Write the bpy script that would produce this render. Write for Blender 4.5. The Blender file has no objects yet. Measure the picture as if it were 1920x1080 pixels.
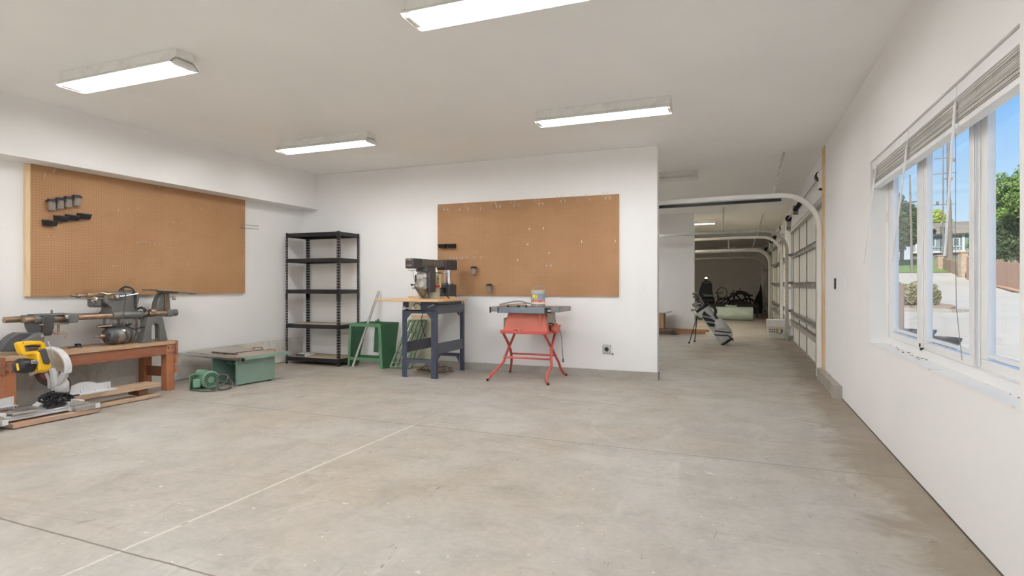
import bpy, math, random
from mathutils import Vector, Matrix
PI = math.pi
R = math.radians
V = Vector
random.seed(7)
sc = bpy.context.scene
COL = sc.collection

# ---------------------------------------------------------------- camera
F_PX, YAW, HORIZON, EYE = 1073.77, .3774, 533.95, 1.1083
cd = bpy.data.cameras.new('camera'); cam = bpy.data.objects.new('camera', cd); COL.objects.link(cam)
cd.sensor_width = 36; cd.lens = F_PX / 1920 * 36; cd.clip_end = 400
cd.shift_y = (HORIZON - 540) / 1920
cam.location = (0, 0, EYE); cam.rotation_euler = (PI / 2, 0, YAW)
sc.camera = cam

# ---------------------------------------------------------------- sky, sun, exposure
w = bpy.data.worlds.new('sky'); sc.world = w; w.use_nodes = True
nt = w.node_tree; bg = nt.nodes['Background']
tc_ = nt.nodes.new('ShaderNodeTexCoord'); sx_ = nt.nodes.new('ShaderNodeSeparateXYZ'); nt.links.new(tc_.outputs['Generated'], sx_.inputs[0])
cr_ = nt.nodes.new('ShaderNodeValToRGB'); nt.links.new(sx_.outputs[2], cr_.inputs[0]); nt.links.new(cr_.outputs[0], bg.inputs[0])
for k_, (p_, c_) in enumerate(((0, (.86, .94, 1.)), (.09, (.60, .82, 1.)), (.24, (.26, .56, .98)), (.45, (.20, .46, .88)), (1, (.16, .34, .72)))):
    e_ = cr_.color_ramp.elements[k_] if k_ < 2 else cr_.color_ramp.elements.new(p_)
    e_.position = p_; e_.color = (*c_, 1)
bg.inputs[1].default_value = .88
sl = bpy.data.lights.new('sun', 'SUN'); so = bpy.data.objects.new('sun', sl); COL.objects.link(so)
sl.energy = 5.6; sl.angle = R(.6); sl.color = (1, .95, .87); so.rotation_euler = (R(54), 0, R(-14)); so.location = (10, -10, 30)
sc.view_settings.view_transform = 'Standard'; sc.view_settings.look = 'None'
sc.view_settings.gamma = 1; sc.view_settings.use_curve_mapping = False
sc.view_settings.exposure = .36
sc.cycles.diffuse_bounces = 7; sc.cycles.max_bounces = 14
TUBE = 52.0        # emission of a lit fluorescent tube

# ---------------------------------------------------------------- helpers
def tag(o, label=None, cat=None, group=None, kind=None):
    if label: o['label'] = label
    if cat: o['category'] = cat
    if group: o['group'] = group
    if kind: o['kind'] = kind
    return o
def thing(name, label, cat, loc=(0, 0, 0), rz=0, group=None, rot=None):
    o = bpy.data.objects.new(name, None); COL.objects.link(o)
    o.empty_display_size = .1
    o.location = loc; o.rotation_euler = rot if rot else (0, 0, rz)
    return tag(o, label, cat, group)
def copy_tree(o, parent=None):
    c = o.copy(); COL.objects.link(c); c.parent = parent
    for ch in list(o.children): copy_tree(ch, c)
    return c
class MB:
    """collects geometry and links it as ONE mesh object"""
    def __init__(s, M=None): s.v = []; s.f = []; s.sm = []; s.M = M
    def add(s, vs, fs, smooth=False):
        n = len(s.v)
        for p in vs:
            p = V(p)
            s.v.append(s.M @ p if s.M else p)
        for f in fs: s.f.append([i + n for i in f]); s.sm.append(smooth)
        return s
    def box(s, a, b):
        x0, y0, z0 = [min(a[i], b[i]) for i in range(3)]; x1, y1, z1 = [max(a[i], b[i]) for i in range(3)]
        return s.add([(x0,y0,z0),(x1,y0,z0),(x1,y1,z0),(x0,y1,z0),(x0,y0,z1),(x1,y0,z1),(x1,y1,z1),(x0,y1,z1)],
              [(0,3,2,1),(4,5,6,7),(0,1,5,4),(1,2,6,5),(2,3,7,6),(3,0,4,7)])
    def boxc(s, c, d, rot=None):
        m = (Matrix.Translation(c) @ (rot.to_4x4() if rot else Matrix()))
        h = [q / 2 for q in d]
        vs = [m @ V((sx*h[0], sy*h[1], sz*h[2])) for sz in (-1,1) for sx, sy in ((-1,-1),(1,-1),(1,1),(-1,1))]
        return s.add(vs, [(0,3,2,1),(4,5,6,7),(0,1,5,4),(1,2,6,5),(2,3,7,6),(3,0,4,7)])
    def bar(s, p0, p1, w, h, up=(0,0,1)):
        p0, p1 = V(p0), V(p1); d = (p1 - p0); L = d.length; d.normalize()
        a = d.cross(V(up))
        if a.length < 1e-4: a = d.cross(V((1,0,0)))
        a.normalize(); b = a.cross(d).normalized()
        vs = []
        for p in (p0, p1):
            for sa, sb in ((-1,-1),(1,-1),(1,1),(-1,1)): vs.append(p + a*sa*w/2 + b*sb*h/2)
        return s.add(vs, [(3,2,1,0),(4,5,6,7),(0,1,5,4),(1,2,6,5),(2,3,7,6),(3,0,4,7)])
    def cyl(s, p0, p1, r0, r1=None, n=16, caps=True, smooth=True):
        r1 = r0 if r1 is None else r1
        p0, p1 = V(p0), V(p1); d = (p1 - p0).normalized()
        a = d.orthogonal().normalized(); b = d.cross(a)
        vs = []; 
        for p, r in ((p0, r0), (p1, r1)):
            for i in range(n):
                t = 2*PI*i/n; vs.append(p + (a*math.cos(t) + b*math.sin(t))*r)
        s.add(vs, [(i, (i+1)%n, n+(i+1)%n, n+i) for i in range(n)], smooth)
        if caps:
            s.add(vs[:n], [tuple(range(n))[::-1]]); s.add(vs[n:], [tuple(range(n))])
        return s
    def lathe(s, prof, o=(0,0,0), ax=(0,0,1), n=24, smooth=True):
        o = V(o); d = V(ax).normalized(); a = d.orthogonal().normalized(); b = d.cross(a)
        vs = []
        for r, z in prof:
            for i in range(n):
                t = 2*PI*i/n; vs.append(o + d*z + (a*math.cos(t) + b*math.sin(t))*max(r, 1e-4))
        fs = []
        for k in range(len(prof)-1):
            for i in range(n): fs.append((k*n+i, k*n+(i+1)%n, (k+1)*n+(i+1)%n, (k+1)*n+i))
        s.add(vs, fs, smooth)
        if prof[0][0] > 1e-3: s.add(vs[:n], [tuple(range(n))[::-1]])
        if prof[-1][0] > 1e-3: s.add(vs[-n:], [tuple(range(n))])
        return s
    def tube(s, pts, r, n=8, closed=False, rs=None, sub=0):
        pts = [V(p) for p in pts]
        if sub:
            q = []; N = len(pts); rr = []
            for i in range(N if closed else N-1):
                p0 = pts[(i-1) % N] if (closed or i > 0) else pts[0]; p1 = pts[i]; p2 = pts[(i+1) % N]
                p3 = pts[(i+2) % N] if (closed or i+2 < N) else pts[-1]
                for k in range(sub):
                    t = k/sub
                    q.append(.5*((2*p1)+(p2-p0)*t+(2*p0-5*p1+4*p2-p3)*t*t+(3*p1-p0-3*p2+p3)*t**3))
                    if rs: rr.append(rs[i]*(1-t)+rs[(i+1) % N]*t)
            if not closed:
                q.append(pts[-1]); 
                if rs: rr.append(rs[-1])
            pts = q; rs = rr if rs else None
        N = len(pts); vs = []; a = None
        for i, p in enumerate(pts):
            if closed: d = pts[(i+1)%N] - pts[(i-1)%N]
            else: d = pts[min(i+1,N-1)] - pts[max(i-1,0)]
            d.normalize()
            a = d.orthogonal().normalized() if a is None else (a - d*a.dot(d)).normalized()
            b = d.cross(a); rad = rs[i] if rs else r
            for k in range(n):
                t = 2*PI*k/n; vs.append(p + (a*math.cos(t)+b*math.sin(t))*rad)
        fs = []
        for i in range(N if closed else N-1):
            j = (i+1) % N
            for k in range(n): fs.append((i*n+k, i*n+(k+1)%n, j*n+(k+1)%n, j*n+k))
        s.add(vs, fs, True)
        if not closed:
            s.add(vs[:n], [tuple(range(n))[::-1]]); s.add(vs[-n:], [tuple(range(n))])
        return s
    def prism(s, pts, o, ua, ub, t, smooth=False):
        """polygon pts (a,b) at o with axes ua, ub, extruded by t along ua x ub"""
        o, ua, ub = V(o), V(ua), V(ub); nn = ua.cross(ub).normalized()*t; n = len(pts)
        lo = [o + ua*a + ub*b for a, b in pts]; hi = [p + nn for p in lo]
        s.add(lo + hi, [(i, (i+1)%n, n+(i+1)%n, n+i) for i in range(n)], smooth)
        s.add(lo, [tuple(range(n))[::-1]]); s.add(hi, [tuple(range(n))])
        return s
    def ring(s, outer, inner, o, ua, ub, t):
        """a plate with one hole: both outlines must have the same number of points"""
        o, ua, ub = V(o), V(ua), V(ub); nn = ua.cross(ub).normalized()*t; n = len(outer)
        A = [o+ua*a+ub*b for a, b in outer]; B = [o+ua*a+ub*b for a, b in inner]
        vs = A + B + [p+nn for p in A] + [p+nn for p in B]
        fs = []
        for i in range(n):
            j = (i+1) % n
            fs += [(i, n+i, n+j, j), (2*n+i, 2*n+j, 3*n+j, 3*n+i), (i, j, 2*n+j, 2*n+i), (n+j, n+i, 3*n+i, 3*n+j)]
        return s.add(vs, fs)
    def sphere(s, c, r, n=14, m=8):
        r = (r, r, r) if isinstance(r, (int, float)) else r; c = V(c)
        vs = [c + V((0,0,r[2]))]
        for j in range(1, m):
            ph = PI*j/m
            for i in range(n):
                t = 2*PI*i/n; vs.append(c + V((r[0]*math.sin(ph)*math.cos(t), r[1]*math.sin(ph)*math.sin(t), r[2]*math.cos(ph))))
        vs.append(c - V((0,0,r[2]))); fs = [(0, 1+i, 1+(i+1)%n) for i in range(n)]
        for j in range(m-2):
            for i in range(n): fs.append((1+j*n+i, 1+(j+1)*n+i, 1+(j+1)*n+(i+1)%n, 1+j*n+(i+1)%n))
        L = len(vs)-1; fs += [(L, 1+(m-2)*n+(i+1)%n, 1+(m-2)*n+i) for i in range(n)]
        return s.add(vs, fs, True)
    def loft(s, rings, smooth=True, caps=True):
        n = len(rings[0]); vs = [V(p) for r in rings for p in r]; fs = []
        for k in range(len(rings)-1):
            for i in range(n): fs.append((k*n+i, k*n+(i+1)%n, (k+1)*n+(i+1)%n, (k+1)*n+i))
        s.add(vs, fs, smooth)
        if caps: s.add(vs[:n], [tuple(range(n))[::-1]]); s.add(vs[-n:], [tuple(range(n))])
        return s
    def islands(s):
        """vertex groups that neither join nor touch (3 mm)"""
        key = {}; p = list(range(len(s.v)))
        def f(x):
            while p[x] != x: p[x] = p[p[x]]; x = p[x]
            return x
        for i, c in enumerate(s.v):
            k = (round(c.x, 5), round(c.y, 5), round(c.z, 5))
            if k in key: p[f(i)] = f(key[k])
            else: key[k] = i
        for fc in s.f:
            r = f(fc[0])
            for i in fc[1:]: p[f(i)] = r
        g = {}
        for i in range(len(s.v)): g.setdefault(f(i), []).append(i)
        ids = list(g); bb = {r: [min(s.v[i][k] for i in g[r]) for k in range(3)] + [max(s.v[i][k] for i in g[r]) for k in range(3)] for r in ids}
        if len(ids) < 2 or len(ids) > 60: return None
        u = {r: r for r in ids}
        def h(x):
            while u[x] != x: x = u[x]
            return x
        for a in range(len(ids)):
            for b in range(a):
                A, B = bb[ids[a]], bb[ids[b]]
                if all(A[k] <= B[k+3]+.003 and B[k] <= A[k+3]+.003 for k in range(3)): u[h(ids[a])] = h(ids[b])
        out = {}
        for i in range(len(s.v)): out.setdefault(h(f(i)), set()).add(i)
        return sorted(out.values(), key=lambda q: -len(q)) if len(out) > 1 else None
    def build(s, name, mat, parent=None, bevel=0, kind=None):
        if parent is not None and name not in ('scrap_pieces', 'crown'):
            isl = s.islands()
            if isl:      # pieces that stand apart become parts of their own
                first = None
                for grp in isl:
                    b = MB(); ix = {o_: n_ for n_, o_ in enumerate(sorted(grp))}
                    b.v = [s.v[o_] for o_ in sorted(grp)]
                    for fc, sm in zip(s.f, s.sm):
                        if fc[0] in grp: b.f.append([ix[q] for q in fc]); b.sm.append(sm)
                    o = b.link(name, mat, parent, bevel, kind); first = first or o
                return first
        return s.link(name, mat, parent, bevel, kind)
    def link(s, name, mat, parent=None, bevel=0, kind=None):
        me = bpy.data.meshes.new(name); me.from_pydata([tuple(p) for p in s.v], [], s.f)
        me.polygons.foreach_set('use_smooth', s.sm)
        if mat: me.materials.append(mat)
        import bmesh
        bm = bmesh.new(); bm.from_mesh(me); bmesh.ops.remove_doubles(bm, verts=bm.verts, dist=1e-5)
        bmesh.ops.recalc_face_normals(bm, faces=bm.faces); bm.to_mesh(me); bm.free()
        try: me.set_sharp_from_angle(angle=R(40))
        except Exception: pass
        o = bpy.data.objects.new(name, me); COL.objects.link(o)
        if parent is not None: o.parent = parent
        if bevel:
            b = o.modifiers.new('bevel', 'BEVEL'); b.width = bevel; b.segments = 2; b.limit_method = 'ANGLE'; b.angle_limit = R(50)
        if kind: o['kind'] = kind
        return o
def S(name, mb, mat, parent=None, bevel=0):
    return mb.build(name, mat, parent, bevel, kind=None if parent else 'structure')
def lerp(a, b, t): return a + (b - a)*t
def arc(cx, cy, r, a0, a1, n=8):
    return [(cx + r*math.cos(R(lerp(a0, a1, i/n))), cy + r*math.sin(R(lerp(a0, a1, i/n)))) for i in range(n+1)]

# ---------------------------------------------------------------- materials
class N:
    def __init__(s, name):
        s.m = bpy.data.materials.new(name); s.m.use_nodes = True; s.t = s.m.node_tree
        s.p = s.t.nodes['Principled BSDF']; s.tc = s.t.nodes.new('ShaderNodeTexCoord')
    def n(s, typ, **k):
        nd = s.t.nodes.new(typ)
        for a, b in k.items():
            if a.startswith('i_'):
                key = a[2:]; key = int(key) if key.isdigit() else key.replace('_', ' ')
                s.set(nd.inputs[key], b)
            else: setattr(nd, a, b)
        return nd
    def set(s, inp, b):
        if isinstance(b, bpy.types.NodeSocket): s.t.links.new(b, inp)
        elif isinstance(b, bpy.types.Node): s.t.links.new(b.outputs[0], inp)
        else: inp.default_value = b
    def math(s, op, a, b=None, c=None):
        nd = s.t.nodes.new('ShaderNodeMath'); nd.operation = op; s.set(nd.inputs[0], a)
        if b is not None: s.set(nd.inputs[1], b)
        if c is not None: s.set(nd.inputs[2], c)
        return nd.outputs[0]
    def noise(s, scale, detail=4, rough=.55, vec=None, dist=0):
        nd = s.n('ShaderNodeTexNoise', i_Scale=scale, i_Detail=detail, i_Roughness=rough, i_Distortion=dist)
        s.set(nd.inputs['Vector'], vec if vec is not None else s.tc.outputs['Object']); return nd.outputs[0]
    def mapv(s, sc3, src=None):
        nd = s.n('ShaderNodeMapping'); nd.inputs['Scale'].default_value = sc3
        s.set(nd.inputs['Vector'], src if src is not None else s.tc.outputs['Object']); return nd.outputs[0]
    def ramp(s, fac, stops):
        nd = s.t.nodes.new('ShaderNodeValToRGB'); cr = nd.color_ramp; s.set(nd.inputs[0], fac)
        while len(cr.elements) < len(stops): cr.elements.new(.5)
        for e, (p, c) in zip(cr.elements, stops):
            e.position = p; c = (c, c, c) if isinstance(c, (int, float)) else c; e.color = (*c, 1)
        return nd.outputs[0]
    def mix(s, fac, a, b, mode='MIX'):
        nd = s.t.nodes.new('ShaderNodeMix'); nd.data_type = 'RGBA'; nd.blend_type = mode
        def c(x): return (*x, 1) if isinstance(x, tuple) and len(x) == 3 else x
        s.set(nd.inputs[0], fac); s.set(nd.inputs[6], c(a)); s.set(nd.inputs[7], c(b)); return nd.outputs[2]
    def bump(s, h, strength=.3, dist=.01):
        nd = s.n('ShaderNodeBump', i_Strength=strength, i_Distance=dist, i_Height=h); s.set(s.p.inputs['Normal'], nd.outputs[0])
    def out(s, col=None, rough=None, metal=None):
        if col is not None: s.set(s.p.inputs['Base Color'], (*col, 1) if isinstance(col, tuple) else col)
        if rough is not None: s.set(s.p.inputs['Roughness'], rough)
        if metal is not None: s.set(s.p.inputs['Metallic'], metal)
        return s.m
def mat(name, col, rough=.5, metal=0, var=.12, scale=14, bump=0, dirt=None, dirt_amt=.5, dscale=6):
    q = N(name); f = q.noise(scale)
    lo = tuple(max(0, c*(1-var)) for c in col); hi = tuple(min(1, c*(1+var)) for c in col)
    c = q.ramp(f, [(.3, lo), (.7, hi)])
    if dirt:
        d = q.ramp(q.noise(dscale, 6, .65), [(.52, 0.), (.68, 1.)])
        c = q.mix(q.math('MULTIPLY', d, dirt_amt), c, dirt)
    if bump: q.bump(q.noise(scale*6, 3), bump, .004)
    return q.out(c, rough, metal)
def wood(name, c1, c2, axis=0, rough=.6, scale=5, wear=None):
    q = N(name); m = [scale*6]*3; m[axis] = scale*.5
    f = q.noise(1, 6, .6, q.mapv(tuple(m)), .4)
    c = q.ramp(f, [(.3, c1), (.55, c2), (.75, tuple(a*.8 for a in c1))])
    if wear: c = q.mix(q.math('MULTIPLY', q.ramp(q.noise(5, 5), [(.5, 0.), (.65, 1.)]), .7), c, wear)
    q.bump(f, .15, .003); return q.out(c, rough)
def emit(name, col, st):
    q = N(name); q.set(q.p.inputs['Emission Color'], (*col, 1)); q.p.inputs['Emission Strength'].default_value = st
    return q.out((.9, .9, .88), .4)

WALL = mat('white_paint', (.86, .852, .842), .75, var=.015, scale=1.5, bump=.04)
CEIL = mat('ceiling_paint', (.92, .912, .90), .85, var=.02, scale=1.2, bump=.05)
TRIMW = mat('white_vinyl', (.86, .86, .86), .35, var=.02)
WHITE_METAL = mat('white_enamel', (.78, .77, .74), .35, var=.04, dirt=(.45, .4, .33), dirt_amt=.25, dscale=9)
TRACKW = mat('white_track', (.86, .855, .835), .35, .0, var=.03)
GALV = mat('galvanised_steel', (.50, .49, .46), .38, .85, var=.2, scale=25)
BLACK = mat('black_steel', (.018, .018, .02), .4, .2, var=.3)
BLACKP = mat('black_plastic', (.012, .012, .016), .38, 0, var=.3)
RUBBER = mat('black_rubber', (.02, .02, .022), .6)
STEEL = mat('bright_steel', (.62, .62, .61), .25, 1, var=.1, scale=30)
DARKSTEEL = mat('worn_steel', (.28, .26, .24), .38, .9, var=.3, scale=20, dirt=(.2, .12, .07), dirt_amt=.4)
ALU = mat('cast_aluminium', (.62, .61, .60), .38, .75, var=.1, scale=18, dirt=(.4, .36, .32), dirt_amt=.4)
CREAM = mat('cream_insulation', (.84, .82, .74), .7, var=.05, scale=3)
TAPE = mat('dark_tape', (.16, .14, .12), .6)

def concrete(name, base, tan, grey, joints=False):
    q = N(name); pos = q.n('ShaderNodeNewGeometry').outputs['Position']
    big = q.noise(.55, 5, .6, pos, .3)
    c = q.ramp(big, [(.33, tan), (.5, base), (.66, grey)])
    mid = q.ramp(q.noise(3.2, 8, .7, pos, .5), [(.32, .80), (.52, 1.), (.72, 1.10)])
    c = q.mix(.8, c, mid, 'MULTIPLY')
    fine = q.ramp(q.noise(26, 6, .75, pos), [(.3, .82), (.6, 1.06)])
    c = q.mix(.6, c, fine, 'MULTIPLY')
    st = q.mapv((.55, 2.2, 1), pos)
    streak = q.ramp(q.noise(1.6, 8, .72, st, .8), [(.54, 0.), (.66, 1.)])
    c = q.mix(q.math('MULTIPLY', streak, .42), c, (.30, .25, .19))
    pale = q.ramp(q.noise(1.1, 9, .75, q.mapv((1.7, .8, 1), pos), 1.2), [(.58, 0.), (.68, 1.)])
    c = q.mix(q.math('MULTIPLY', pale, .3), c, (.66, .63, .58))
    if joints:
        sp = q.ramp(q.noise(8, 3, .8, q.mapv((1.6, .45, 1), pos), 1.2), [(.675, 0.), (.71, 1.)])
        c = q.mix(q.math('MULTIPLY', sp, .6), c, (.14, .115, .09))
        sp3 = q.ramp(q.noise(5, 5, .8, q.mapv((1.2, .5, 1), pos), 1.6), [(.60, 0.), (.70, 1.)])
        c = q.mix(q.math('MULTIPLY', sp3, .38), c, (.24, .215, .18))
        sp2 = q.ramp(q.noise(22, 2, .8, q.mapv((.7, 1, 1.3), pos), .5), [(.705, 0.), (.73, 1.)])
        c = q.mix(q.math('MULTIPLY', sp2, .7), c, (.72, .68, .62))
        xyz = q.n('ShaderNodeSeparateXYZ', i_0=pos)
        wob = q.math('MULTIPLY', q.math('SUBTRACT', q.noise(5, 5, .7, pos), .5), .022)
        X = q.math('ADD', xyz.outputs[0], wob); Y = q.math('ADD', xyz.outputs[1], wob)
        Y = q.math('ADD', Y, q.math('MULTIPLY', xyz.outputs[0], .016))
        ed_ = q.math('SUBTRACT', q.math('ADD', xyz.outputs[0], q.math('MULTIPLY', q.noise(2.2, 7, .7, pos, .8), .9)), .98)
        edm = q.math('MINIMUM', q.math('MAXIMUM', q.math('MULTIPLY', ed_, 6.), 0.), 1.)
        c = q.mix(q.math('MULTIPLY', edm, .66), c, (.215, .165, .115))
        jx = q.math('LESS_THAN', q.math('ABSOLUTE', q.math('ADD', X, 2.392)), .0055)
        jx2 = q.math('LESS_THAN', q.math('ABSOLUTE', q.math('ADD', X, 2.392)), .012)
        fade = q.math('ADD', .22, q.math('MULTIPLY', q.math('LESS_THAN', Y, 3.9), .78)); jx = q.math('MULTIPLY', jx, fade); jx2 = q.math('MULTIPLY', jx2, fade)
        js = None
        for y0, wd in ((1.578, .0048), (3.885, .0042), (7.6, .006), (9.9, .006), (12.6, .006)):
            j = q.math('LESS_THAN', q.math('ABSOLUTE', q.math('SUBTRACT', Y, y0)), wd)
            js = j if js is None else q.math('MAXIMUM', js, j)
        lit = q.ramp(q.noise(9, 4, .75, pos), [(.60, 0.), (.64, 1.)])
        c = q.mix(q.math('MULTIPLY', jx2, .25), c, (.60, .56, .50))
        c = q.mix(q.math('MULTIPLY', jx, .8), c, q.mix(lit, (.66, .62, .56), (.26, .22, .17)))
        c = q.mix(q.math('MULTIPLY', js, .82), c, (.14, .105, .075))
        hh = q.math('SUBTRACT', 1, q.math('MAXIMUM', jx, js))
        q.bump(q.math('ADD', hh, q.math('MULTIPLY', q.noise(30, 5, .7, pos), .25)), .35, .006)
    else:
        q.bump(q.noise(30, 6, .75, pos), .5, .01)
    rg = q.ramp(q.noise(2, 5, .6, pos), [(.3, .42), (.7, .7)])
    return q.out(c, rg)
FLOOR = concrete('floor_concrete', (.415, .380, .335), (.385, .330, .262), (.472, .450, .415), True)
CURB = concrete('curb_concrete', (.40, .37, .325), (.35, .31, .25), (.47, .45, .42))
STEM = concrete('stem_concrete', (.76, .735, .69), (.66, .61, .51), (.80, .79, .76))

# ---------------------------------------------------------------- room shell
XR, XL, YB, H = .933, -6.055, 6.81, 2.73
S('floor', MB().box((-6.4, -3.4, -.12), (1.12, 26.3, 0)), FLOOR)
S('ceiling', MB().box((-6.4, -3.4, H), (1.12, 26.3, H+.12)), CEIL)
wl = MB().box((XL-.15, -3.4, .335), (XL, YB, H)); S('wall_left', wl, WALL)
S('baseboard_left', MB().box((XL-.15, -3.4, 0), (XL+.004, YB, .335)), STEM, bevel=.008)
S('trim_1', MB().box((XL, -3.2, 2.2155), (-5.779, YB, H)), WALL)
S('wall_back', MB().box((XL-.15, YB, .085), (-.881, YB+.14, H)), WALL, bevel=.006)
def rough_curb(x0, x1, y0, y1, h, ny):
    m = MB(); n = max(4, int(abs(x1-x0 if ny else y1-y0)/.09)); rings = []
    for i in range(n+1):
        t = i/n; j = random.uniform(-.006, .012); k = random.uniform(-.006, .004)
        if ny: x = lerp(x0, x1, t); rings.append([(x, y0-j, 0), (x, y0-j*.6, h+k), (x, y1, h+k), (x, y1, 0)])
        else: y = lerp(y0, y1, t); rings.append([(x0-j, y, 0), (x0-j*.6, y, h+k), (x1, y, h+k), (x1, y, 0)])
    return m.loft(rings, False)
S('baseboard_back', rough_curb(XL+.004, -.874, YB-.012, YB+.14, .088, True), CURB)
# unseen open doorway behind the viewer, added to let daylight brighten the room
S('wall_front', MB().box((XL-.15, -3.4, 0), (-5.7, -3.2, H)).box((-.5, -3.4, 0), (1.12, -3.2, H)).box((-5.7, -3.4, 2.25), (-.5, -3.2, H)), WALL)
# the bays behind the back wall
S('wall_left', MB().box((XL-.15, YB+.14, 0), (XL, 26.1, H)), WALL)
S('wall_back', MB().box((XL, 13.6, 0), (-.945, 13.74, H)), WALL)
S('wall_back', MB().box((XL-.15, 26.1, 0), (1.12, 26.3, H)), WALL)
# right wall with the window opening and the three garage door openings
DX = 1.12
WY0, WY1, WZ0, WZ1 = 2.572, 5.085, .66, 2.045
DOORS = [(7.76, 12.66), (14.35, 19.1), (19.95, 24.8)]
wr = MB()
wr.box((XR, -3.4, 0), (DX, WY0, H)).box((XR, WY1, 0), (DX, 7.53, H)).box((XR, WY0, 0), (DX, WY1, WZ0)).box((XR, WY0, WZ1), (DX, WY1, H))
S('wall_right', wr, WALL)
wd = MB(); y = 7.73
for i, (a, b) in enumerate(DOORS):
    if a > y: wd.box((XR+.03, y, 0), (DX, a, H))
    wd.box((XR+.03, a, 2.22), (DX, b, H)); y = b
wd.box((XR+.03, y, 0), (DX, 26.2, H))
S('wall_right', wd, WALL)
RAWWOOD = wood('raw_pine', (.62, .40, .20), (.72, .50, .27), 2, wear=(.72, .66, .56))
S('trim_2', MB().box((XR-.012, 7.53, .11), (XR+.05, 7.73, H)), RAWWOOD, bevel=.003)
S('baseboard_right', rough_curb(XR-.07, XR+.04, 6.35, 7.73, .12, False), CURB)
# thin dark strip where the right wall meets the slab
S('trim_3', MB().box((XR-.004, -3.2, 0), (XR+.02, 6.34, .007)), mat('dark_strip', (.10, .08, .06), .9))

# ---------------------------------------------------------------- window
q = N('window_glass'); tr = q.n('ShaderNodeBsdfTransparent'); gl = q.n('ShaderNodeBsdfGlossy', i_Roughness=.02)
lw = q.n('ShaderNodeLayerWeight', i_Blend=.5); fr = q.math('ADD', .015, q.math('MULTIPLY', q.math('POWER', lw.outputs[1], 5.), .5)); mx = q.n('ShaderNodeMixShader', i_0=fr, i_1=tr, i_2=gl)
q.t.links.new(mx.outputs[0], q.t.nodes['Material Output'].inputs[0]); GLASS = q.m
win = tag(bpy.data.objects.new('window_1', None), kind='structure'); COL.objects.link(win)
FX0, FX1 = 1.035, 1.10
fm = MB()
fm.box((FX0, WY0, WZ0), (FX1, WY1, WZ0+.055)); fm.box((FX0, WY0, WZ1-.05), (FX1, WY1, WZ1))
fm.box((FX0, WY0, WZ0+.055), (FX1, WY0+.05, WZ1-.05)); fm.box((FX0, WY1-.05, WZ0+.055), (FX1, WY1, WZ1-.05))
S('window_frame', fm, TRIMW, win, bevel=.004)
panes = [(4.90, 4.30), (4.10, 3.42), (3.24, 2.64)]
for i, (a, b) in enumerate(panes):
    s_ = MB(); x0, x1 = (FX0+.008, FX0+.04) if i != 2 else (FX0+.022, FX0+.055)
    hi, lo = [WY1-.05, 4.175, 3.33][i], [4.185, 3.34, WY0+.05][i]
    s_.box((x0, lo, WZ0+.055), (x1, hi, WZ0+.1)).box((x0, lo, WZ1-.1), (x1, hi, WZ1-.05))
    s_.box((x0, a, WZ0+.1), (x1, hi, WZ1-.1)).box((x0, lo, WZ0+.1), (x1, b, WZ1-.1))
    s_.box((x0-.008, hi-.018, WZ0+.06), (x0, hi-.004, WZ1-.06)).box((x0-.006, lo+.004, WZ0+.06), (x0, lo+.014, WZ1-.06))
    so_ = S('window_sash', s_, TRIMW, win, bevel=.003)
    S('window_pane', MB().box((x0+.014, b, WZ0+.1), (x0+.019, a, WZ1-.1)), GLASS, so_)
    S('glazing_bar', MB().box((x0-.004, b-.002, .778), (x0+.012, a+.002, .795)), TRIMW, so_)
S('window_latch', MB().box((FX0-.01, 4.15, .71), (FX0+.01, 4.165, .725)).cyl((FX0-.012, 4.157, .73), (FX0-.012, 4.157, .752), .004), BLACKP, win)
S('window_lock', MB().boxc((FX0-.006, 5.02, 1.62), (.014, .02, .075)), CREAM, win, bevel=.003)
sm = MB(); sm.box((XR-.004, WY0-.002, WZ0-.004), (FX0, WY1+.002, WZ0+.006))
q = N('sill_paint'); f = q.ramp(q.noise(14, 6, .8), [(.60, 0.), (.66, 1.)]); edge = q.noise(2, 3)
q.out(q.mix(q.math('MULTIPLY', f, .5), (.84, .83, .81), (.4, .34, .27)), .5)
S('window_sill', sm, q.m, win)
random.seed(3)
gr = MB()
for i in range(20):
    y = random.uniform(4.0, 4.6) if i < 15 else random.uniform(2.7, 5.0)
    gr.boxc((1.02+random.uniform(-.03, .01), y, .668), (random.uniform(.002, .006), random.uniform(.004, .013), .003), Matrix.Rotation(random.uniform(0, 3), 3, 'Z'))
tag(gr.build('sill_debris', mat('dead_leaf_bits', (.16, .13, .10), .9)), 'dark bits of dirt and dead leaf lying along the white window sill', 'dirt', kind='stuff')

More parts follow.
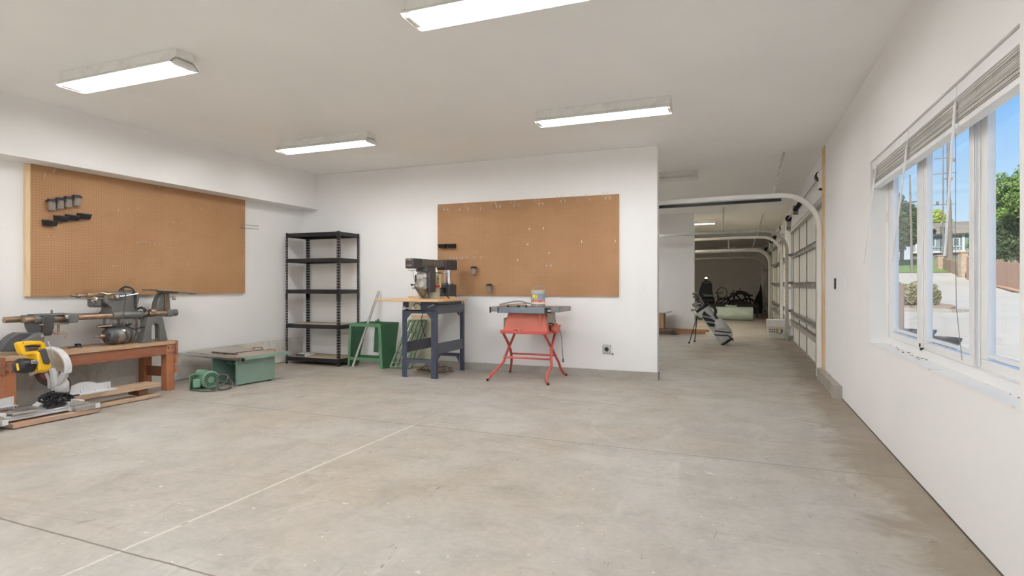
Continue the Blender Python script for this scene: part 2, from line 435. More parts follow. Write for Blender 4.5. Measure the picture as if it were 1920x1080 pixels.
# ---------------------------------------------------------------- blinds pulled up under the window head
q = N('blind_slats'); z = q.n('ShaderNodeSeparateXYZ', i_0=q.tc.outputs['Object']).outputs[2]
f = q.math('FRACT', q.math('MULTIPLY', z, 90.)); sp = q.ramp(q.noise(8, 7, .75), [(.5, 0.), (.7, 1.)])
q.out(q.mix(q.math('MULTIPLY', sp, .4), q.ramp(f, [(.1, (.56, .54, .51)), (.4, (.68, .66, .63)), (.9, (.64, .62, .59))]), (.42, .36, .30)), .6)
SLAT = q.m
def blind(y0, y1, wand, label):
    t = thing('window_blind', label, 'blind', (XR+.012, y0, WZ1))
    L = y1-y0
    MB().box((0, .004, -.062), (.058, L-.004, -.004)).build('headrail', TRIMW, t, .003)
    m = MB()
    random.seed(int(y0*10)); n = 22
    for k in range(n):
        z0 = -.066 - k*.0048; dx = random.uniform(-.004, .004)
        m.boxc((.03+dx, L/2, z0), (.050, L-.012+random.uniform(-.006, .004), .0030), Matrix.Rotation(random.uniform(-.03, .03), 3, 'Y'))
    m.build('slat', SLAT, t)
    MB().box((.004, .006, -.205), (.056, L-.006, -.176)).build('bottom_rail', TRIMW, t, .004)
    if wand:
        (ya, za), (yb, zb) = wand
        w_ = MB().cyl((-.010, ya-y0, za-WZ1), (-.016, yb-y0, zb-WZ1), .0058, n=8)
        w_.tube([(.01, ya-y0, za-WZ1+.02), (-.008, ya-y0, za-WZ1+.018), (-.010, ya-y0, za-WZ1)], .003, 6)
        w_.build('tilt_wand', TRIMW, t)
    return t
blind(4.09, 5.075, ((4.90, 1.97), (5.30, 1.28)), 'white horizontal blind bunched up over the far third of the window')
blind(3.26, 4.083, ((4.06, 1.94), (4.38, 1.26)), 'white horizontal blind bunched up over the middle third of the window')
b3 = blind(2.58, 3.253, ((3.24, 1.95), (3.36, 1.25)), 'white horizontal blind bunched up over the near third of the window')
MB().tube([(.03, .79, -.20), (.03, .79, -.8), (.035, .795, -1.05), (.05, .77, -1.3)], .0016, 5).build('pull_cord', mat('grey_cord', (.25, .24, .23), .7), b3)

# ---------------------------------------------------------------- sectional garage doors with their tracks
def sweep_xz(m, path, y0, y1, w):
    """band following an x,z path; w = width in the plane, from y0 to y1"""
    n = len(path); L = []; Rr = []
    for i in range(n):
        a = V(path[max(i-1, 0)]); b = V(path[min(i+1, n-1)]); d = (b-a).normalized(); nn = V((-d.y, d.x)); p = V(path[i])
        L.append(p + nn*w/2); Rr.append(p - nn*w/2)
    rings = [[(l.x, y0, l.y), (r.x, y0, r.y), (r.x, y1, r.y), (l.x, y1, l.y)] for l, r in zip(L, Rr)]
    return m.loft(rings, False)
def garage_door(idx, y0, y1, metal_near):
    D = tag(bpy.data.objects.new('door_%d' % idx, None), kind='structure'); COL.objects.link(D); D.location = (XR, y0, 0)
    L = y1-y0; sec = .555
    for k in range(4):
        p = MB().box((.075, .02, k*sec+.006), (.12, L-.02, (k+1)*sec-.006))
        po = S('door_section', p, CREAM, D, .003)
        e = MB(); e.box((.066, .02, (k+1)*sec-.012), (.078, L-.02, (k+1)*sec+.006)).box((.066, .02, k*sec-.004), (.078, L-.02, k*sec+.014))
        S('section_edge', e, GALV, po)
    ns = 5
    for i in range(ns):
        yy = .05 + (L-.1)*i/(ns-1); wd_ = .012 if 0 < i < ns-1 else .05
        m = MB()
        for k in range(4): m.box((.064, yy-wd_, k*sec+.012), (.076, yy+wd_, (k+1)*sec-.012))
        S('stile', m, TAPE if 0 < i < ns-1 else GALV, D)
    for z_ in (.545, 1.11, 1.665):
        m = MB(); m.box((.03, .03, z_-.004), (.06, L-.03, z_)).box((.03, .03, z_-.045), (.034, L-.03, z_)).box((.03, .03, z_+.035), (.06, L-.03, z_+.039)).box((.055, .03, z_-.045), (.06, L-.03, z_+.039))
        for i in range(ns): m.boxc((.03, .05+(L-.1)*i/(ns-1), z_), (.02, .07, .05))
        S('strut', m, GALV, D)
    m = MB(); m.bar((.012, .0, .40), (.012, L-.2, .40), .05, .06).bar((.03, 0, .34), (.03, L-.2, .34), .03, .02)
    S('strut', m, GALV, D)
    m = MB().box((.02, .03, 2.13), (.07, L-.03, 2.20)).box((.0, .03, 2.12), (.02, L-.03, 2.135)); S('strut', m, GALV, D)
    # tracks
    zt = 2.20
    for j, (yy, mt) in enumerate(((-.045, TRACKW if metal_near else GALV), (L+.02, GALV))):
        vx = -.04; r = .42
        path = [(vx, .012), (vx, zt-r)] + [(vx-r+r*math.cos(R(a)), zt-r+r*math.sin(R(a))) for a in range(8, 91, 8)] + [(vx-r-.5, zt+.004), (-2.75, zt-.03)]
        m = MB(); sweep_xz(m, path, yy, yy+.004, .055); 
        p2 = [(x_+.0, z_) for x_, z_ in path]
        outer = MB()
        def off(o_):
            out = []
            for i in range(len(path)):
                a = V(path[max(i-1, 0)]); b = V(path[min(i+1, len(path)-1)]); d = (b-a).normalized(); nn = V((-d.y, d.x)); p = V(path[i]) + nn*o_
                out.append((p.x, p.y))
            return out
        sweep_xz(m, off(.0275), yy, yy+.04, .005); sweep_xz(m, off(-.0275), yy, yy+.03, .005)
        for z_ in (.3, .75, 1.1, 1.45, 1.7): m.cyl((vx, yy-.006, z_), (vx, yy, z_), .006, n=8)
        for x_ in (-.9, -1.2, -1.5, -2.0): m.cyl((x_, yy-.006, zt-.005), (x_, yy, zt-.005), .006, n=8)
        S('track', m, mt, D)
        if j == 0 and idx == 1: S('stiffener', MB().bar((-.45, yy+.06, zt-.045), (-2.75, yy+.06, zt-.075), .04, .035), BLACK, D)  # plain dark bar running below the near track
        # slotted angle carrying the track on the jamb, and the two brackets
        m = MB().box((.03, yy-.015, .0), (.065, yy-.01, 2.25)).box((.06, yy-.015, 0), (.065, yy+.04, 2.25))
        S('jamb_angle', m, mt, D)
        m = MB()
        for z_ in (.16, .24, 1.02): m.box((-.02, yy-.012, z_), (.065, yy-.004, z_+.045))
        m.box((-.012, yy-.02, 2.17), (.065, yy+.05, 2.235)); m.box((-.05, yy-.012, 2.19), (.02, yy-.006, 2.26))
        S('track_bracket', m, mt, D)
        m = MB(); m.prism([(-.05, 2.235), (.065, 2.235), (.065, 2.50), (.0, 2.50), (-.05, 2.42), (-.05, 2.3)], (0, yy-.012, 0), (1, 0, 0), (0, 0, 1), -.006)
        m.cyl((-.02, yy-.03, 2.42), (-.02, yy+.01, 2.42), .045, n=20).cyl((-.02, yy-.036, 2.42), (-.02, yy-.02, 2.42), .018, n=12)
        S('bearing_plate', m, mt, D)
        s_ = 1 if j == 0 else -1
        m = MB().lathe([(.03, 0), (.06, .01), (.055, .05), (.06, .09), (.03, .1)], (-.02, yy+.06*s_-(0 if s_ > 0 else .1), 2.42), (0, 1, 0), 20); S('cable_drum', m, BLACKP, D)
        m = MB().box((-2.72, yy, zt-.03), (-2.68, yy+.005, H-.002)).box((-2.72, yy, zt-.03), (-2.715, yy+.04, H-.002)); S('track_hanger', m, GALV, D)
        m = MB().box((-1.25, yy, zt), (-1.215, yy+.004, H-.002)) if j else MB().bar((-.55, yy+.01, zt), (-.42, yy+.01, H-.002), .03, .004, (0, 1, 0)); S('track_hanger', m, GALV, D)
    m = MB().cyl((-.02, -.02, 2.42), (-.02, L+.02, 2.42), .0127, n=10); S('torsion_shaft', m, GALV, D)
    m = MB()
    pts = [(-.02+.033*math.cos(t*.9), 2.1+t*.0055, 2.42+.033*math.sin(t*.9)) for t in range(0, 240)]
    m.tube(pts, .0042, 5); S('torsion_spring', m, BLACK, D)
    m = MB().box((-.05, 3.42, 2.34), (.03, 3.44, 2.5)).lathe([(.035, 0), (.045, .02), (.035, .09)], (-.02, 3.35, 2.42), (0, 1, 0), 14); S('spring_cone', m, DARKSTEEL, D)
    # pull handle and hinges with rollers
    for z_ in (.03, .555, 1.11, 1.665):
        m = MB()
        for yy in (.02, L-.06):
            m.box((-.01, yy, z_+.01), (.06, yy+.05, z_+.06)).cyl((-.015, yy-.04, z_+.035), (-.015, yy+.05, z_+.035), .007, n=8).cyl((-.015, yy-.045, z_+.035), (-.015, yy-.02, z_+.035), .02, n=12)
        S('roller_hinge', m, DARKSTEEL, D)
    return D
for i, (a, b) in enumerate(DOORS): garage_door(i+1, a, b, True)

# ---------------------------------------------------------------- ceiling lights
TUBEM = emit('lit_tube', (.97, .985, 1.), TUBE)
TUBEW = emit('warm_lit_tube', (1, .92, .76), TUBE)
TUBEOFF = mat('unlit_tube', (.8, .8, .78), .3)
GUARD = mat('white_wire', (.85, .84, .8), .4)
def strip_light(x, y, label, on=True, wide=.25, grid=False, warm=False):
    t = thing('ceiling_light', label, 'ceiling light', (x, y, H), group=None)
    L = 1.22
    MB().box((0, -.07, -.068), (L, .07, 0)).build('housing', WHITE_METAL, t, .004)
    m = MB(); hw = wide/2-.012
    # sloped reflector, open below
    prof = [(-hw, -.106), (-.072, -.068), (.072, -.068), (hw, -.106), (hw-.003, -.110), (.070, -.072), (-.070, -.072), (-hw+.003, -.110)]
    m.prism(prof, (0, 0, 0), (0, 1, 0), (0, 0, 1), L)
    for x_ in (0, L-.003): m.prism([(-hw, -.106), (-.072, -.06), (.072, -.06), (hw, -.106), (hw-.03, -.118), (-hw+.03, -.118)], (x_, 0, 0), (0, 1, 0), (0, 0, 1), .003)
    m.build('reflector', WHITE_METAL, t)
    for s_ in (-1, 1):
        MB().cyl((.03, s_*.042, -.092), (L-.03, s_*.042, -.092), .0165, n=14).build('tube', (TUBEW if warm else TUBEM) if on else TUBEOFF, t)
    h_ = MB()
    for x_ in (.006, L-.03):
        h_.box((x_, -.066, -.112), (x_+.024, .066, -.07))
    h_.build('lamp_holder', CREAM, t, .003)
    if grid:
        g = MB()
        for k in range(10): 
            xx = .03+k*(L-.06)/9; g.tube([(xx, -hw+.005, -.1), (xx, -.09, -.112), (xx, .09, -.112), (xx, hw-.005, -.1)], .0015, 5)
        for yy in (-.09, 0, .09): g.tube([(.01, yy, -.112), (L-.01, yy, -.112)], .0015, 5)
        g.build('wire_guard', GUARD, t)
    return t
strip_light(-4.80, 2.86, 'lit fluorescent strip light nearest the left soffit, alone at the left of the ceiling')
strip_light(-1.76, 2.86, 'lit fluorescent strip light with wire guard, cut off by the top of the photo', grid=True, wide=.27)
strip_light(-4.86, 5.12, 'lit fluorescent strip light over the black shelving, toward the far left corner')
strip_light(-1.765, 5.12, 'lit fluorescent strip light over the red table saw, ahead of the passage')
strip_light(-1.76, 8.55, 'unlit strip light on the passage ceiling just behind the white wall end', on=False)
strip_light(-1.76, 15.05, 'lit strip light deep in the second garage bay, short bright bar', warm=True)
for x, y in ((-4.8, .3), (-1.76, .3), (-4.8, -2.0), (-1.76, -2.0)):  # unseen fixtures added to brighten the main room
    strip_light(x, y, 'fluorescent strip light on the ceiling behind the viewer', True)['group'] = 'added strip lights behind the viewer'

for x, y in ((-2.85, 10.2), (-4.8, 11.0), (-4.8, 9.0), (-2.5, 14.6), (-2.6, 17.0)):  # added out of sight to brighten the garage bays
    strip_light(x, y, 'lit strip light in the garage bays, hidden behind the wall', True, warm=y > 13)['group'] = 'added strip lights hidden in the bays'

# ---------------------------------------------------------------- the ground outside
def gz(x, y):
    if y < 6: return -.12
    if y < 42: return -.12 + (y-6)*.022
    return -.12 + .792 + (y-42)*.095 if y < 76 else -.12+.792+34*.095+(y-76)*.03
q = N('drive_concrete'); pos = q.n('ShaderNodeNewGeometry').outputs['Position']
c = q.ramp(q.noise(.25, 6, .6, pos), [(.3, (.47, .42, .335)), (.7, (.56, .505, .42))])
q.out(q.mix(.5, c, q.ramp(q.noise(8, 6, .7, pos), [(.3, .8), (.7, 1.1)]), 'MULTIPLY'), .9); DRIVE = q.m
GRASS = mat('lawn_grass', (.17, .27, .06), .9, var=.3, scale=6)
SOIL = mat('bare_soil', (.36, .25, .17), .95, var=.2, scale=3)
m = MB(); ys = [-16, -3.4, 6, 12, 20, 30, 42, 50, 60, 76, 120]
def grid(m, xs, ys, dz, x0=None):
    n = len(xs); m.add([(x, y, gz(x, y)+dz) for y in ys for x in xs], [(j*n+i, j*n+i+1, (j+1)*n+i+1, (j+1)*n+i) for j in range(len(ys)-1) for i in range(n-1)])
grid(m, [1.12, 6, 14, 30, 60, 90], ys[1:], 0)
m.add([(-20, -3.41, -.02), (1.2, -3.41, -.02), (90, -3.41, -.12), (90, -22, -.2), (-20, -22, -.2)], [(0, 1, 2, 3, 4)])
S('floor', m, DRIVE)

# ---------------------------------------------------------------- a pixel and one known coordinate -> a point in the room
def PX(u, v, ax, val):
    a = (u-960)/F_PX; b = -(v-HORIZON)/F_PX; c, s = math.cos(YAW), math.sin(YAW)
    r = (c*a-s, s*a+c, b); o = (0, 0, EYE); i = 'xyz'.index(ax); t = (val-o[i])/r[i]
    return V((o[0]+t*r[0], o[1]+t*r[1], o[2]+t*r[2]))
def W(t): return MB(Matrix.LocRotScale(t.location, t.rotation_euler, None).inverted())   # world coordinates inside a thing

# ---------------------------------------------------------------- pegboards with their hooks, jars and bins
def pegmat(name):
    q = N(name); s3 = q.n('ShaderNodeSeparateXYZ', i_0=q.tc.outputs['Object'])
    fx = q.math('SUBTRACT', q.math('FRACT', q.math('DIVIDE', s3.outputs[0], .0254)), .5)
    fz = q.math('SUBTRACT', q.math('FRACT', q.math('DIVIDE', s3.outputs[2], .0254)), .5)
    d = q.math('SQRT', q.math('ADD', q.math('MULTIPLY', fx, fx), q.math('MULTIPLY', fz, fz)))
    hole = q.math('LESS_THAN', d, .125)
    c = q.ramp(q.noise(1.3, 6, .6), [(.3, (.35, .185, .085)), (.7, (.425, .24, .118))])
    st = q.ramp(q.noise(3.5, 7, .7, None, .6), [(.60, 0.), (.72, 1.)])
    c = q.mix(q.math('MULTIPLY', st, .35), c, (.24, .12, .05))
    return q.out(q.mix(q.math('MULTIPLY', hole, .8), c, (.10, .05, .025)), .7)
PEG = pegmat('pegboard_hardboard')
PINE = wood('pine_strip', (.68, .50, .30), (.78, .60, .38), 2)
def pegboard(label, loc, rz):
    t = thing('pegboard', label, 'pegboard', loc, rz)      # local x along the wall, y = into the room is -y
    MB().box((0, -.006, 0), (2.44, 0, 1.22)).build('board', PEG, t)
    return t
pl = pegboard('large brown pegboard on the left wall below the soffit', (-6.019, 3.2445, 1.0), PI/2)
MB().box((-.038, 0, -.0), (-.0, .030, 1.21)).box((0, .0, .0), (.04, .03, 1.215)).build('side_batten', PINE, pl)
MB().box((.0, 0, 0), (2.44, .03, .035)).box((0, 0, 1.18), (2.44, .03, 1.215)).build('batten', PINE, pl)
pr = pegboard('brown pegboard on the back wall behind the paint can', (-3.766, YB-.016, .9672), 0)
MB().box((.01, 0, .01), (2.43, .012, 1.21)).build('backing_strip', PINE, pr)
BRIGHTWIRE = mat('zinc_wire', (.62, .58, .52), .35, .7)
def hook(u, v, side, kind, label, group, ln=.05):
    """side L = left wall board, R = back wall board"""
    p = PX(u, v, 'x', -6.033+.004) if side == 'L' else PX(u, v, 'y', YB-.019)
    n = V((1, 0, 0)) if side == 'L' else V((0, -1, 0)); up = V((0, 0, 1))
    t = thing('peg_hook', label, 'hook', p, 0, group) if False else None
    m = MB()
    if kind == 'long': pts = [up*.012, n*.004, n*.03+up*-.004, n*ln*.8+up*.0, n*ln+up*.02, n*(ln+.012)+up*.045]
    elif kind == 'bar': pts = [V((0, 0, 0)), n*.02]
    else: pts = [up*.012, n*.004, n*.012-up*.008, n*.03-up*.012, n*.036+up*.004]
    m.tube(pts, .0028, 5)
    side_v = V((0, 1, 0)) if side == 'L' else V((1, 0, 0))
    m.boxc(n*.003, tuple(abs(x) for x in (side_v*.008+n*.002+up*.03)))
    o = m.build('peg_hook', BRIGHTWIRE); o.location = p; tag(o, label, 'hook', group)
    return o
for u, v in [(833,393),(840,393),(862,393),(878,391),(901,391),(931,387.5),(938,387),(965.5,386),(973,385.5),(1011,383),(1018,382),(1052,377.5),(1059,377),(1082,375),(1105,373.5),(1136,372),(1144,371.5)]:
    hook(u, v, 'R', 'long', 'long wire hook in the row topping the back wall pegboard', 'long hooks along the top of the back wall pegboard', .16)
for u, v in [(845.5,484.5),(851,484.5),(857,484.5),(863,484.5),(868,484),(874,483.5)]:
    hook(u, v, 'R', 'short', 'tiny hook in the close row below the two black bins on the back wall', 'close row of tiny hooks by the black bins')
for u, v in [(878,482),(889.5,483),(902,482.5),(894,473)]:
    hook(u, v, 'R', 'short', 'small hook spaced out above the upper jar on the back wall pegboard', 'small hooks above the upper jar on the back wall pegboard')
for u, v in [(915.5,442),(993,429),(1019.5,428),(990,458),(971,487.5),(1030,474.5),(1025.5,498),(1033.5,498),(1091,453),(1154,452)]:
    hook(u, v, 'R', 'short', 'small wire hook scattered over the middle of the back wall pegboard', 'scattered hooks in the middle of the back wall pegboard')
for x0 in (252, 257, 262, 268, 274, 279, 285): hook(x0, 454.5+(x0-252)*.02, 'L', 'short', 'small hook in the first of two tight clusters in the middle of the left pegboard', 'first cluster of hooks on the left pegboard')
for x0 in (307, 313, 319, 325, 331, 337): hook(x0, 457.5, 'L', 'short', 'small hook in the second tight cluster in the middle of the left pegboard', 'second cluster of hooks on the left pegboard')
for u, v in [(311,416),(322,416),(336,418)]: hook(u, v, 'L', 'short', 'small hook in the trio above the second cluster on the left pegboard', 'trio of hooks on the left pegboard')
for u, v in [(348,495),(357,495),(376,495),(394,495),(401,496)]: hook(u, v, 'L', 'short', 'small hook in the row right of centre near the foot of the left pegboard', 'row of hooks low on the left pegboard')
for u, v in [(435,497),(451,497),(443,482),(448,515),(428,528),(439,528),(451,458),(452,392)]: hook(u, v, 'L', 'short', 'small wire hook near the right edge of the left pegboard', 'hooks near the right edge of the left pegboard')
for u, v in [(218,393),(237,392),(255,392),(356,394),(374,392),(393,397),(415,398),(430,397)]: hook(u, v, 'L', 'short', 'small hook in the loose line crossing the upper half of the left pegboard', 'loose line of hooks across the left pegboard')
for u, v in [(277,360),(282,360),(296,350)]: hook(u, v, 'L', 'short', 'small hook high up at the middle of the left pegboard, under the soffit', 'hooks high on the left pegboard')
for u, v in [(76,334),(94,326)]: hook(u, v, 'L', 'long', 'wire hook near the top left corner of the left pegboard', 'hooks at the top left corner of the left pegboard', .06)
for u, v in [(96,505),(101,505),(208,498),(213,498),(86,443),(96,443)]: hook(u, v, 'L', 'short', 'small hook on the lower left half of the left pegboard, under the bins', 'hooks below the bins on the left pegboard')
for v, lab in ((421, 'upper'), (427, 'lower')):
    p = PX(450, v, 'x', -6.031); m = MB(); m.tube([(0, 0, .0), (.02, .0, 0), (.04, .2, 0), (.04, .27, .006)], .0035, 6).boxc((.004, 0, 0), (.008, .03, .02))
    o = m.build('rod_hook', DARKSTEEL); o.location = p; tag(o, 'long straight wire rod reaching past the left pegboard edge, the %s of two' % lab, 'hook')
m = MB(); a = PX(418, 467.5, 'x', -6.02); b = PX(446, 469.5, 'x', -6.02); m.cyl(a, b, .004, n=6)
for p in (a, b): m.cyl(p, p-V((.014, 0, 0)), .003, n=6)
tag(m.build('towel_rod', DARKSTEEL), 'short horizontal metal rod low on the right of the left pegboard', 'rod')
JARP = N('clear_jar_plastic'); JARP.p.inputs['Transmission Weight'].default_value = .75; JARP.p.inputs['IOR'].default_value = 1.2
JARP = JARP.out((.80, .74, .68), .12)
def jar(p, n, label, group=None):
    t = thing('storage_jar', label, 'jar', p, 0 if n == 'R' else PI/2, group)
    MB().box((-.045, .0, -.0), (.045, .012, .012)).ring([(.046*math.cos(2*PI*i/16), .046*math.sin(2*PI*i/16)) for i in range(16)], [(.032*math.cos(2*PI*i/16), .032*math.sin(2*PI*i/16)) for i in range(16)], (0, -.046, 0), (1, 0, 0), (0, 1, 0), .010).build('holder', BLACKP, t)
    MB().lathe([(.026, -.085), (.030, -.08), (.031, .0), (.0295, .004), (.029, -.078), (.0, -.082)], (0, -.046, 0), (0, 0, 1), 18).build('glass', JARP, t)
    MB().lathe([(.034, .01), (.034, .022), (.0, .024)], (0, -.046, 0), (0, 0, 1), 18).build('lid', BLACKP, t)
    return t
names = ['leftmost', 'second from the left', 'third from the left', 'rightmost']
for i, (u, v) in enumerate([(91, 379), (107, 376), (122.5, 373.5), (138, 371)]):
    jar(PX(u, v, 'x', -6.031), 'L', 'clear jar in a black holder on the left pegboard, %s of four' % names[i])
jar(PX(891, 503, 'y', YB-.018), 'R', 'clear jar in a black holder on the back wall pegboard, the higher of two')
jar(PX(919.5, 535.5, 'y', YB-.018), 'R', 'clear jar low on the back wall pegboard, just above its bottom edge')
def bin_(p, n, label, w=.095):
    t = thing('parts_bin', label, 'bin', p, 0 if n == 'R' else PI/2)
    m = MB(); h = w/2; T = .003; D_ = .085; Hh = .058; hf = .048
    # open tray with a lower, sloping front
    out_ = [[(-h, 0, 0), (h, 0, 0), (h, -D_*.8, 0), (-h, -D_*.8, 0)], [(-h-.004, 0, Hh), (h+.004, 0, Hh), (h+.004, -D_, hf), (-h-.004, -D_, hf)]]
    inn = [[(-h-.001, -T, Hh), (h+.001, -T, Hh), (h+.001, -D_+T, hf), (-h-.001, -D_+T, hf)], [(-h+T, -T, T), (h-T, -T, T), (h-T, -D_*.8+T, T), (-h+T, -D_*.8+T, T)]]
    m.loft(out_+inn, False); m.build('tray', BLACKP, t)
    MB().box((-h-.006, -.0, Hh-.006), (h+.006, .006, Hh+.012)).box((-h-.006, -D_-.002, hf-.008), (h+.006, -D_+.003, hf+.002)).build('rim', BLACKP, t)
    return t
for i, (u, v) in enumerate([(87, 424), (108, 415.5), (129.5, 413.5), (151.5, 411)]):
    bin_(PX(u, v, 'x', -6.033), 'L', 'black plastic bin on the left pegboard below the jars, %s of four' % names[i])
for u, v, nm in [(832.5, 465.5, 'left one of the pair above the radial saw'), (849.5, 465, 'right one of the pair above the radial saw')]:
    bin_(PX(u, v, 'y', YB-.018), 'R', 'black plastic bin on the back pegboard, ' + nm, .088)

# ---------------------------------------------------------------- outlets and switches
t = thing('wall_outlet', 'grey metal wall outlet with one round black socket right of the red table saw', 'outlet', (-1.474, YB, .335))
MB().box((-.052, -.012, -.055), (.052, 0, .055)).build('plate', GALV, t, .006)
MB().lathe([(.024, 0), (.026, .006), (.02, .008), (0, .004)], (0, -.012, 0), (0, -1, 0), 20).build('socket', BLACKP, t)
MB().boxc((.07, -.008, -.055), (.02, .015, .02)).build('clamp', DARKSTEEL, t)
t = thing('wall_outlet', 'black wall outlet without a plate on the right wall beside the wooden strip', 'outlet', (XR, 6.77, 1.12))
MB().prism([(-.03, -.055), (.03, -.055), (.03, -.03), (.018, -.022), (.03, -.012), (.03, .012), (.018, .022), (.03, .03), (.03, .055), (-.03, .055)], (-.012, 0, 0), (0, 1, 0), (0, 0, 1), .012).build('body', BLACKP, t)
def switchplate(loc, ax, label, n=1):
    t = thing('wall_switch', label, 'switch', loc, 0 if ax == 'y' else PI/2)
    MB().box((-.036*n, -.006, -.058), (.036*n, 0, .058)).build('plate', WALL, t, .003)
    for k in range(n): MB().box((-.012+(k-(n-1)/2)*.06, -.012, -.025), (.012+(k-(n-1)/2)*.06, -.005, .025)).build('rocker', WALL, t, .002)
switchplate((-1.055, YB, 1.075), 'y', 'white switch plate near the end of the back wall, above the outlet')
switchplate((-1.06, 13.6, 1.10), 'y', 'white double switch plate on the grey partition wall behind the golf bag', 2)
t = thing('cover_plate', 'blank white cover plate on the right wall between the black outlet and the window', 'cover plate', (XR, 6.08, 1.105))
MB().box((-.005, -.04, -.06), (0, .04, .06)).build('plate', WALL, t, .002)

# ---------------------------------------------------------------- redwood bench
RED1 = wood('redwood', (.19, .065, .032), (.27, .10, .05), 1, .6, 4, wear=(.28, .13, .08))
REDV = wood('redwood_upright', (.30, .10, .045), (.42, .16, .07), 2, .6, 4, wear=(.42, .2, .11))
BTOP = wood('bench_top_wood', (.38, .22, .125), (.46, .30, .18), 1, .6, 3, wear=(.44, .34, .25))
BX0, BX1, BY0, BY1, BZ = -6.0, -5.55, 2.80, 4.33, .517
t = thing('work_bench', 'low reddish wooden bench with bolted legs carrying the old lathe', 'bench', (-5.77, 3.5, 0))
W(t).box((BX0, BY0, BZ-.035), (BX1-.15, BY1, BZ)).box((BX1-.146, BY0, BZ-.035), (BX1+.0, BY1, BZ)).build('bench_top', BTOP, t, .003)
W(t).box((BX1-.05, BY0+.09, BZ-.14), (BX1-.012, BY1-.09, BZ-.035)).build('apron', RED1, t, .003)
W(t).box((BX0+.012, BY0+.09, BZ-.14), (BX0+.05, BY1-.09, BZ-.035)).build('apron', RED1, t, .003)
for yy in (BY0+.005, BY1-.095):
    for xx in (BX0+.01, BX1-.095):
        W(t).box((xx, yy, 0), (xx+.085, yy+.09, BZ-.036)).build('leg', REDV, t, .004)
    W(t).box((BX0+.095, yy+.03, BZ-.16), (BX1-.095, yy+.07, BZ-.036)).build('end_apron', RED1, t, .003)
    W(t).box((BX0+.095, yy+.03, .14), (BX1-.095, yy+.07, .24)).build('stretcher', RED1, t, .003)
    fr_ = -.02 if yy < 3.5 else .09
    m = W(t).box((BX0-.0, yy+fr_, BZ-.15), (BX1+.01, yy+fr_+.025, BZ-.0)); m.build('end_board', RED1, t, .003)
for yy in (BY0+.03, BY0+.07, BY1-.075, BY1-.03):
    for zz in (BZ-.07, BZ-.12): W(t).cyl((BX1-.012, yy, zz), (BX1-.002, yy, zz), .011, n=10).build('bolt', DARKSTEEL, t)
W(t).box((BX1-.04, BY1-.012, .28), (BX1+.006, BY1+.02, .36)).box((BX1-.04, BY1-.012, .18), (BX1+.008, BY1+.025, .25)).build('splintered_edge', REDV, t, .004)

# ---------------------------------------------------------------- lathe on two steel tubes
LG = mat('grey_machine_enamel', (.145, .145, .14), .42, .15, var=.15, scale=10, dirt=(.20, .16, .12), dirt_amt=.35)
LD = mat('dark_machine_enamel', (.075, .077, .08), .4, .2, var=.2, scale=8, dirt=(.15, .13, .11), dirt_amt=.3)
RUST = mat('rusty_tube_steel', (.33, .235, .165), .42, .7, var=.28, scale=18, dirt=(.20, .10, .05), dirt_amt=.55)
BRASS = mat('aged_brass', (.42, .30, .17), .35, .8, var=.3)
TX1, TX2, TZ, TR = -5.70, -5.86, .806, .027
t = thing('wood_lathe', 'old grey tube-bed lathe with hanging motor standing on the redwood bench', 'lathe', (-5.78, 3.6, BZ))
for x_, y0 in ((TX1, 3.02), (TX2, 2.96)):
    m = W(t).lathe([(TR-.006, 0), (TR, 0), (TR, 4.42-y0), (TR-.006, 4.42-y0), (TR-.006, .0)], (x_, y0, TZ), (0, 1, 0), 24); m.build('bed_tube', RUST, t)
def aleg(yc, th, mt, splay=.0, x0=-5.95, x1=-5.61):
    m = W(t); n = 8; xc = (x0+x1)/2; outer = []; inner = []
    out_ = [(x0, BZ), (xc-.10, TZ-.05), (xc-.09, TZ-.03), (xc+.09, TZ-.03), (xc+.10, TZ-.05), (x1, BZ), (x1-.075, BZ)]
    arc_ = [(xc+.045*math.cos(R(a))+0, TZ-.105+.035*math.sin(R(a))) for a in range(0, 181, 20)]
    poly = out_ + [(xc+.055, TZ-.13)] + arc_ + [(xc-.055, TZ-.13), (x0+.075, BZ)]
    m.prism(poly, (0, yc+th/2, 0), (1, 0, 0), (0, 0, 1), th)
    m.box((x0-.01, yc-th/2-.02, BZ), (x0+.08, yc+th/2+.02, BZ+.012)).box((x1-.08, yc-th/2-.02, BZ), (x1+.01, yc+th/2+.02, BZ+.012))
    m.cyl((x1-.03, yc-th/2-.01, BZ+.012), (x1-.03, yc-th/2-.01, BZ+.03), .009, n=8)
    return m.build('bench_foot', mt, t, .006)
m = W(t); zz = TZ-.028
poly = [(4.02, BZ), (4.075, zz-.03), (4.09, zz), (4.235, zz), (4.25, zz-.03), (4.30, BZ), (4.205, BZ), (4.205, BZ+.15)] + [(4.163+.042*math.cos(R(a)), BZ+.15+.04*math.sin(R(a))) for a in range(20, 161, 20)] + [(4.121, BZ+.15), (4.121, BZ)]
m.prism(poly, (-5.70, 0, 0), (0, 1, 0), (0, 0, 1), .07); m.build('far_foot', LG, t, .005)
W(t).box((-5.90, 4.09, TZ-.055), (-5.70, 4.235, TZ-.028)).box((-5.90, 4.2, BZ), (-5.84, 4.26, TZ-.03)).build('foot_bridge', LD, t, .005)
W(t).cyl((-5.66, 4.195, BZ), (-5.66, 4.195, BZ+.03), .009, n=8).build('foot_bolt', BRASS, t)
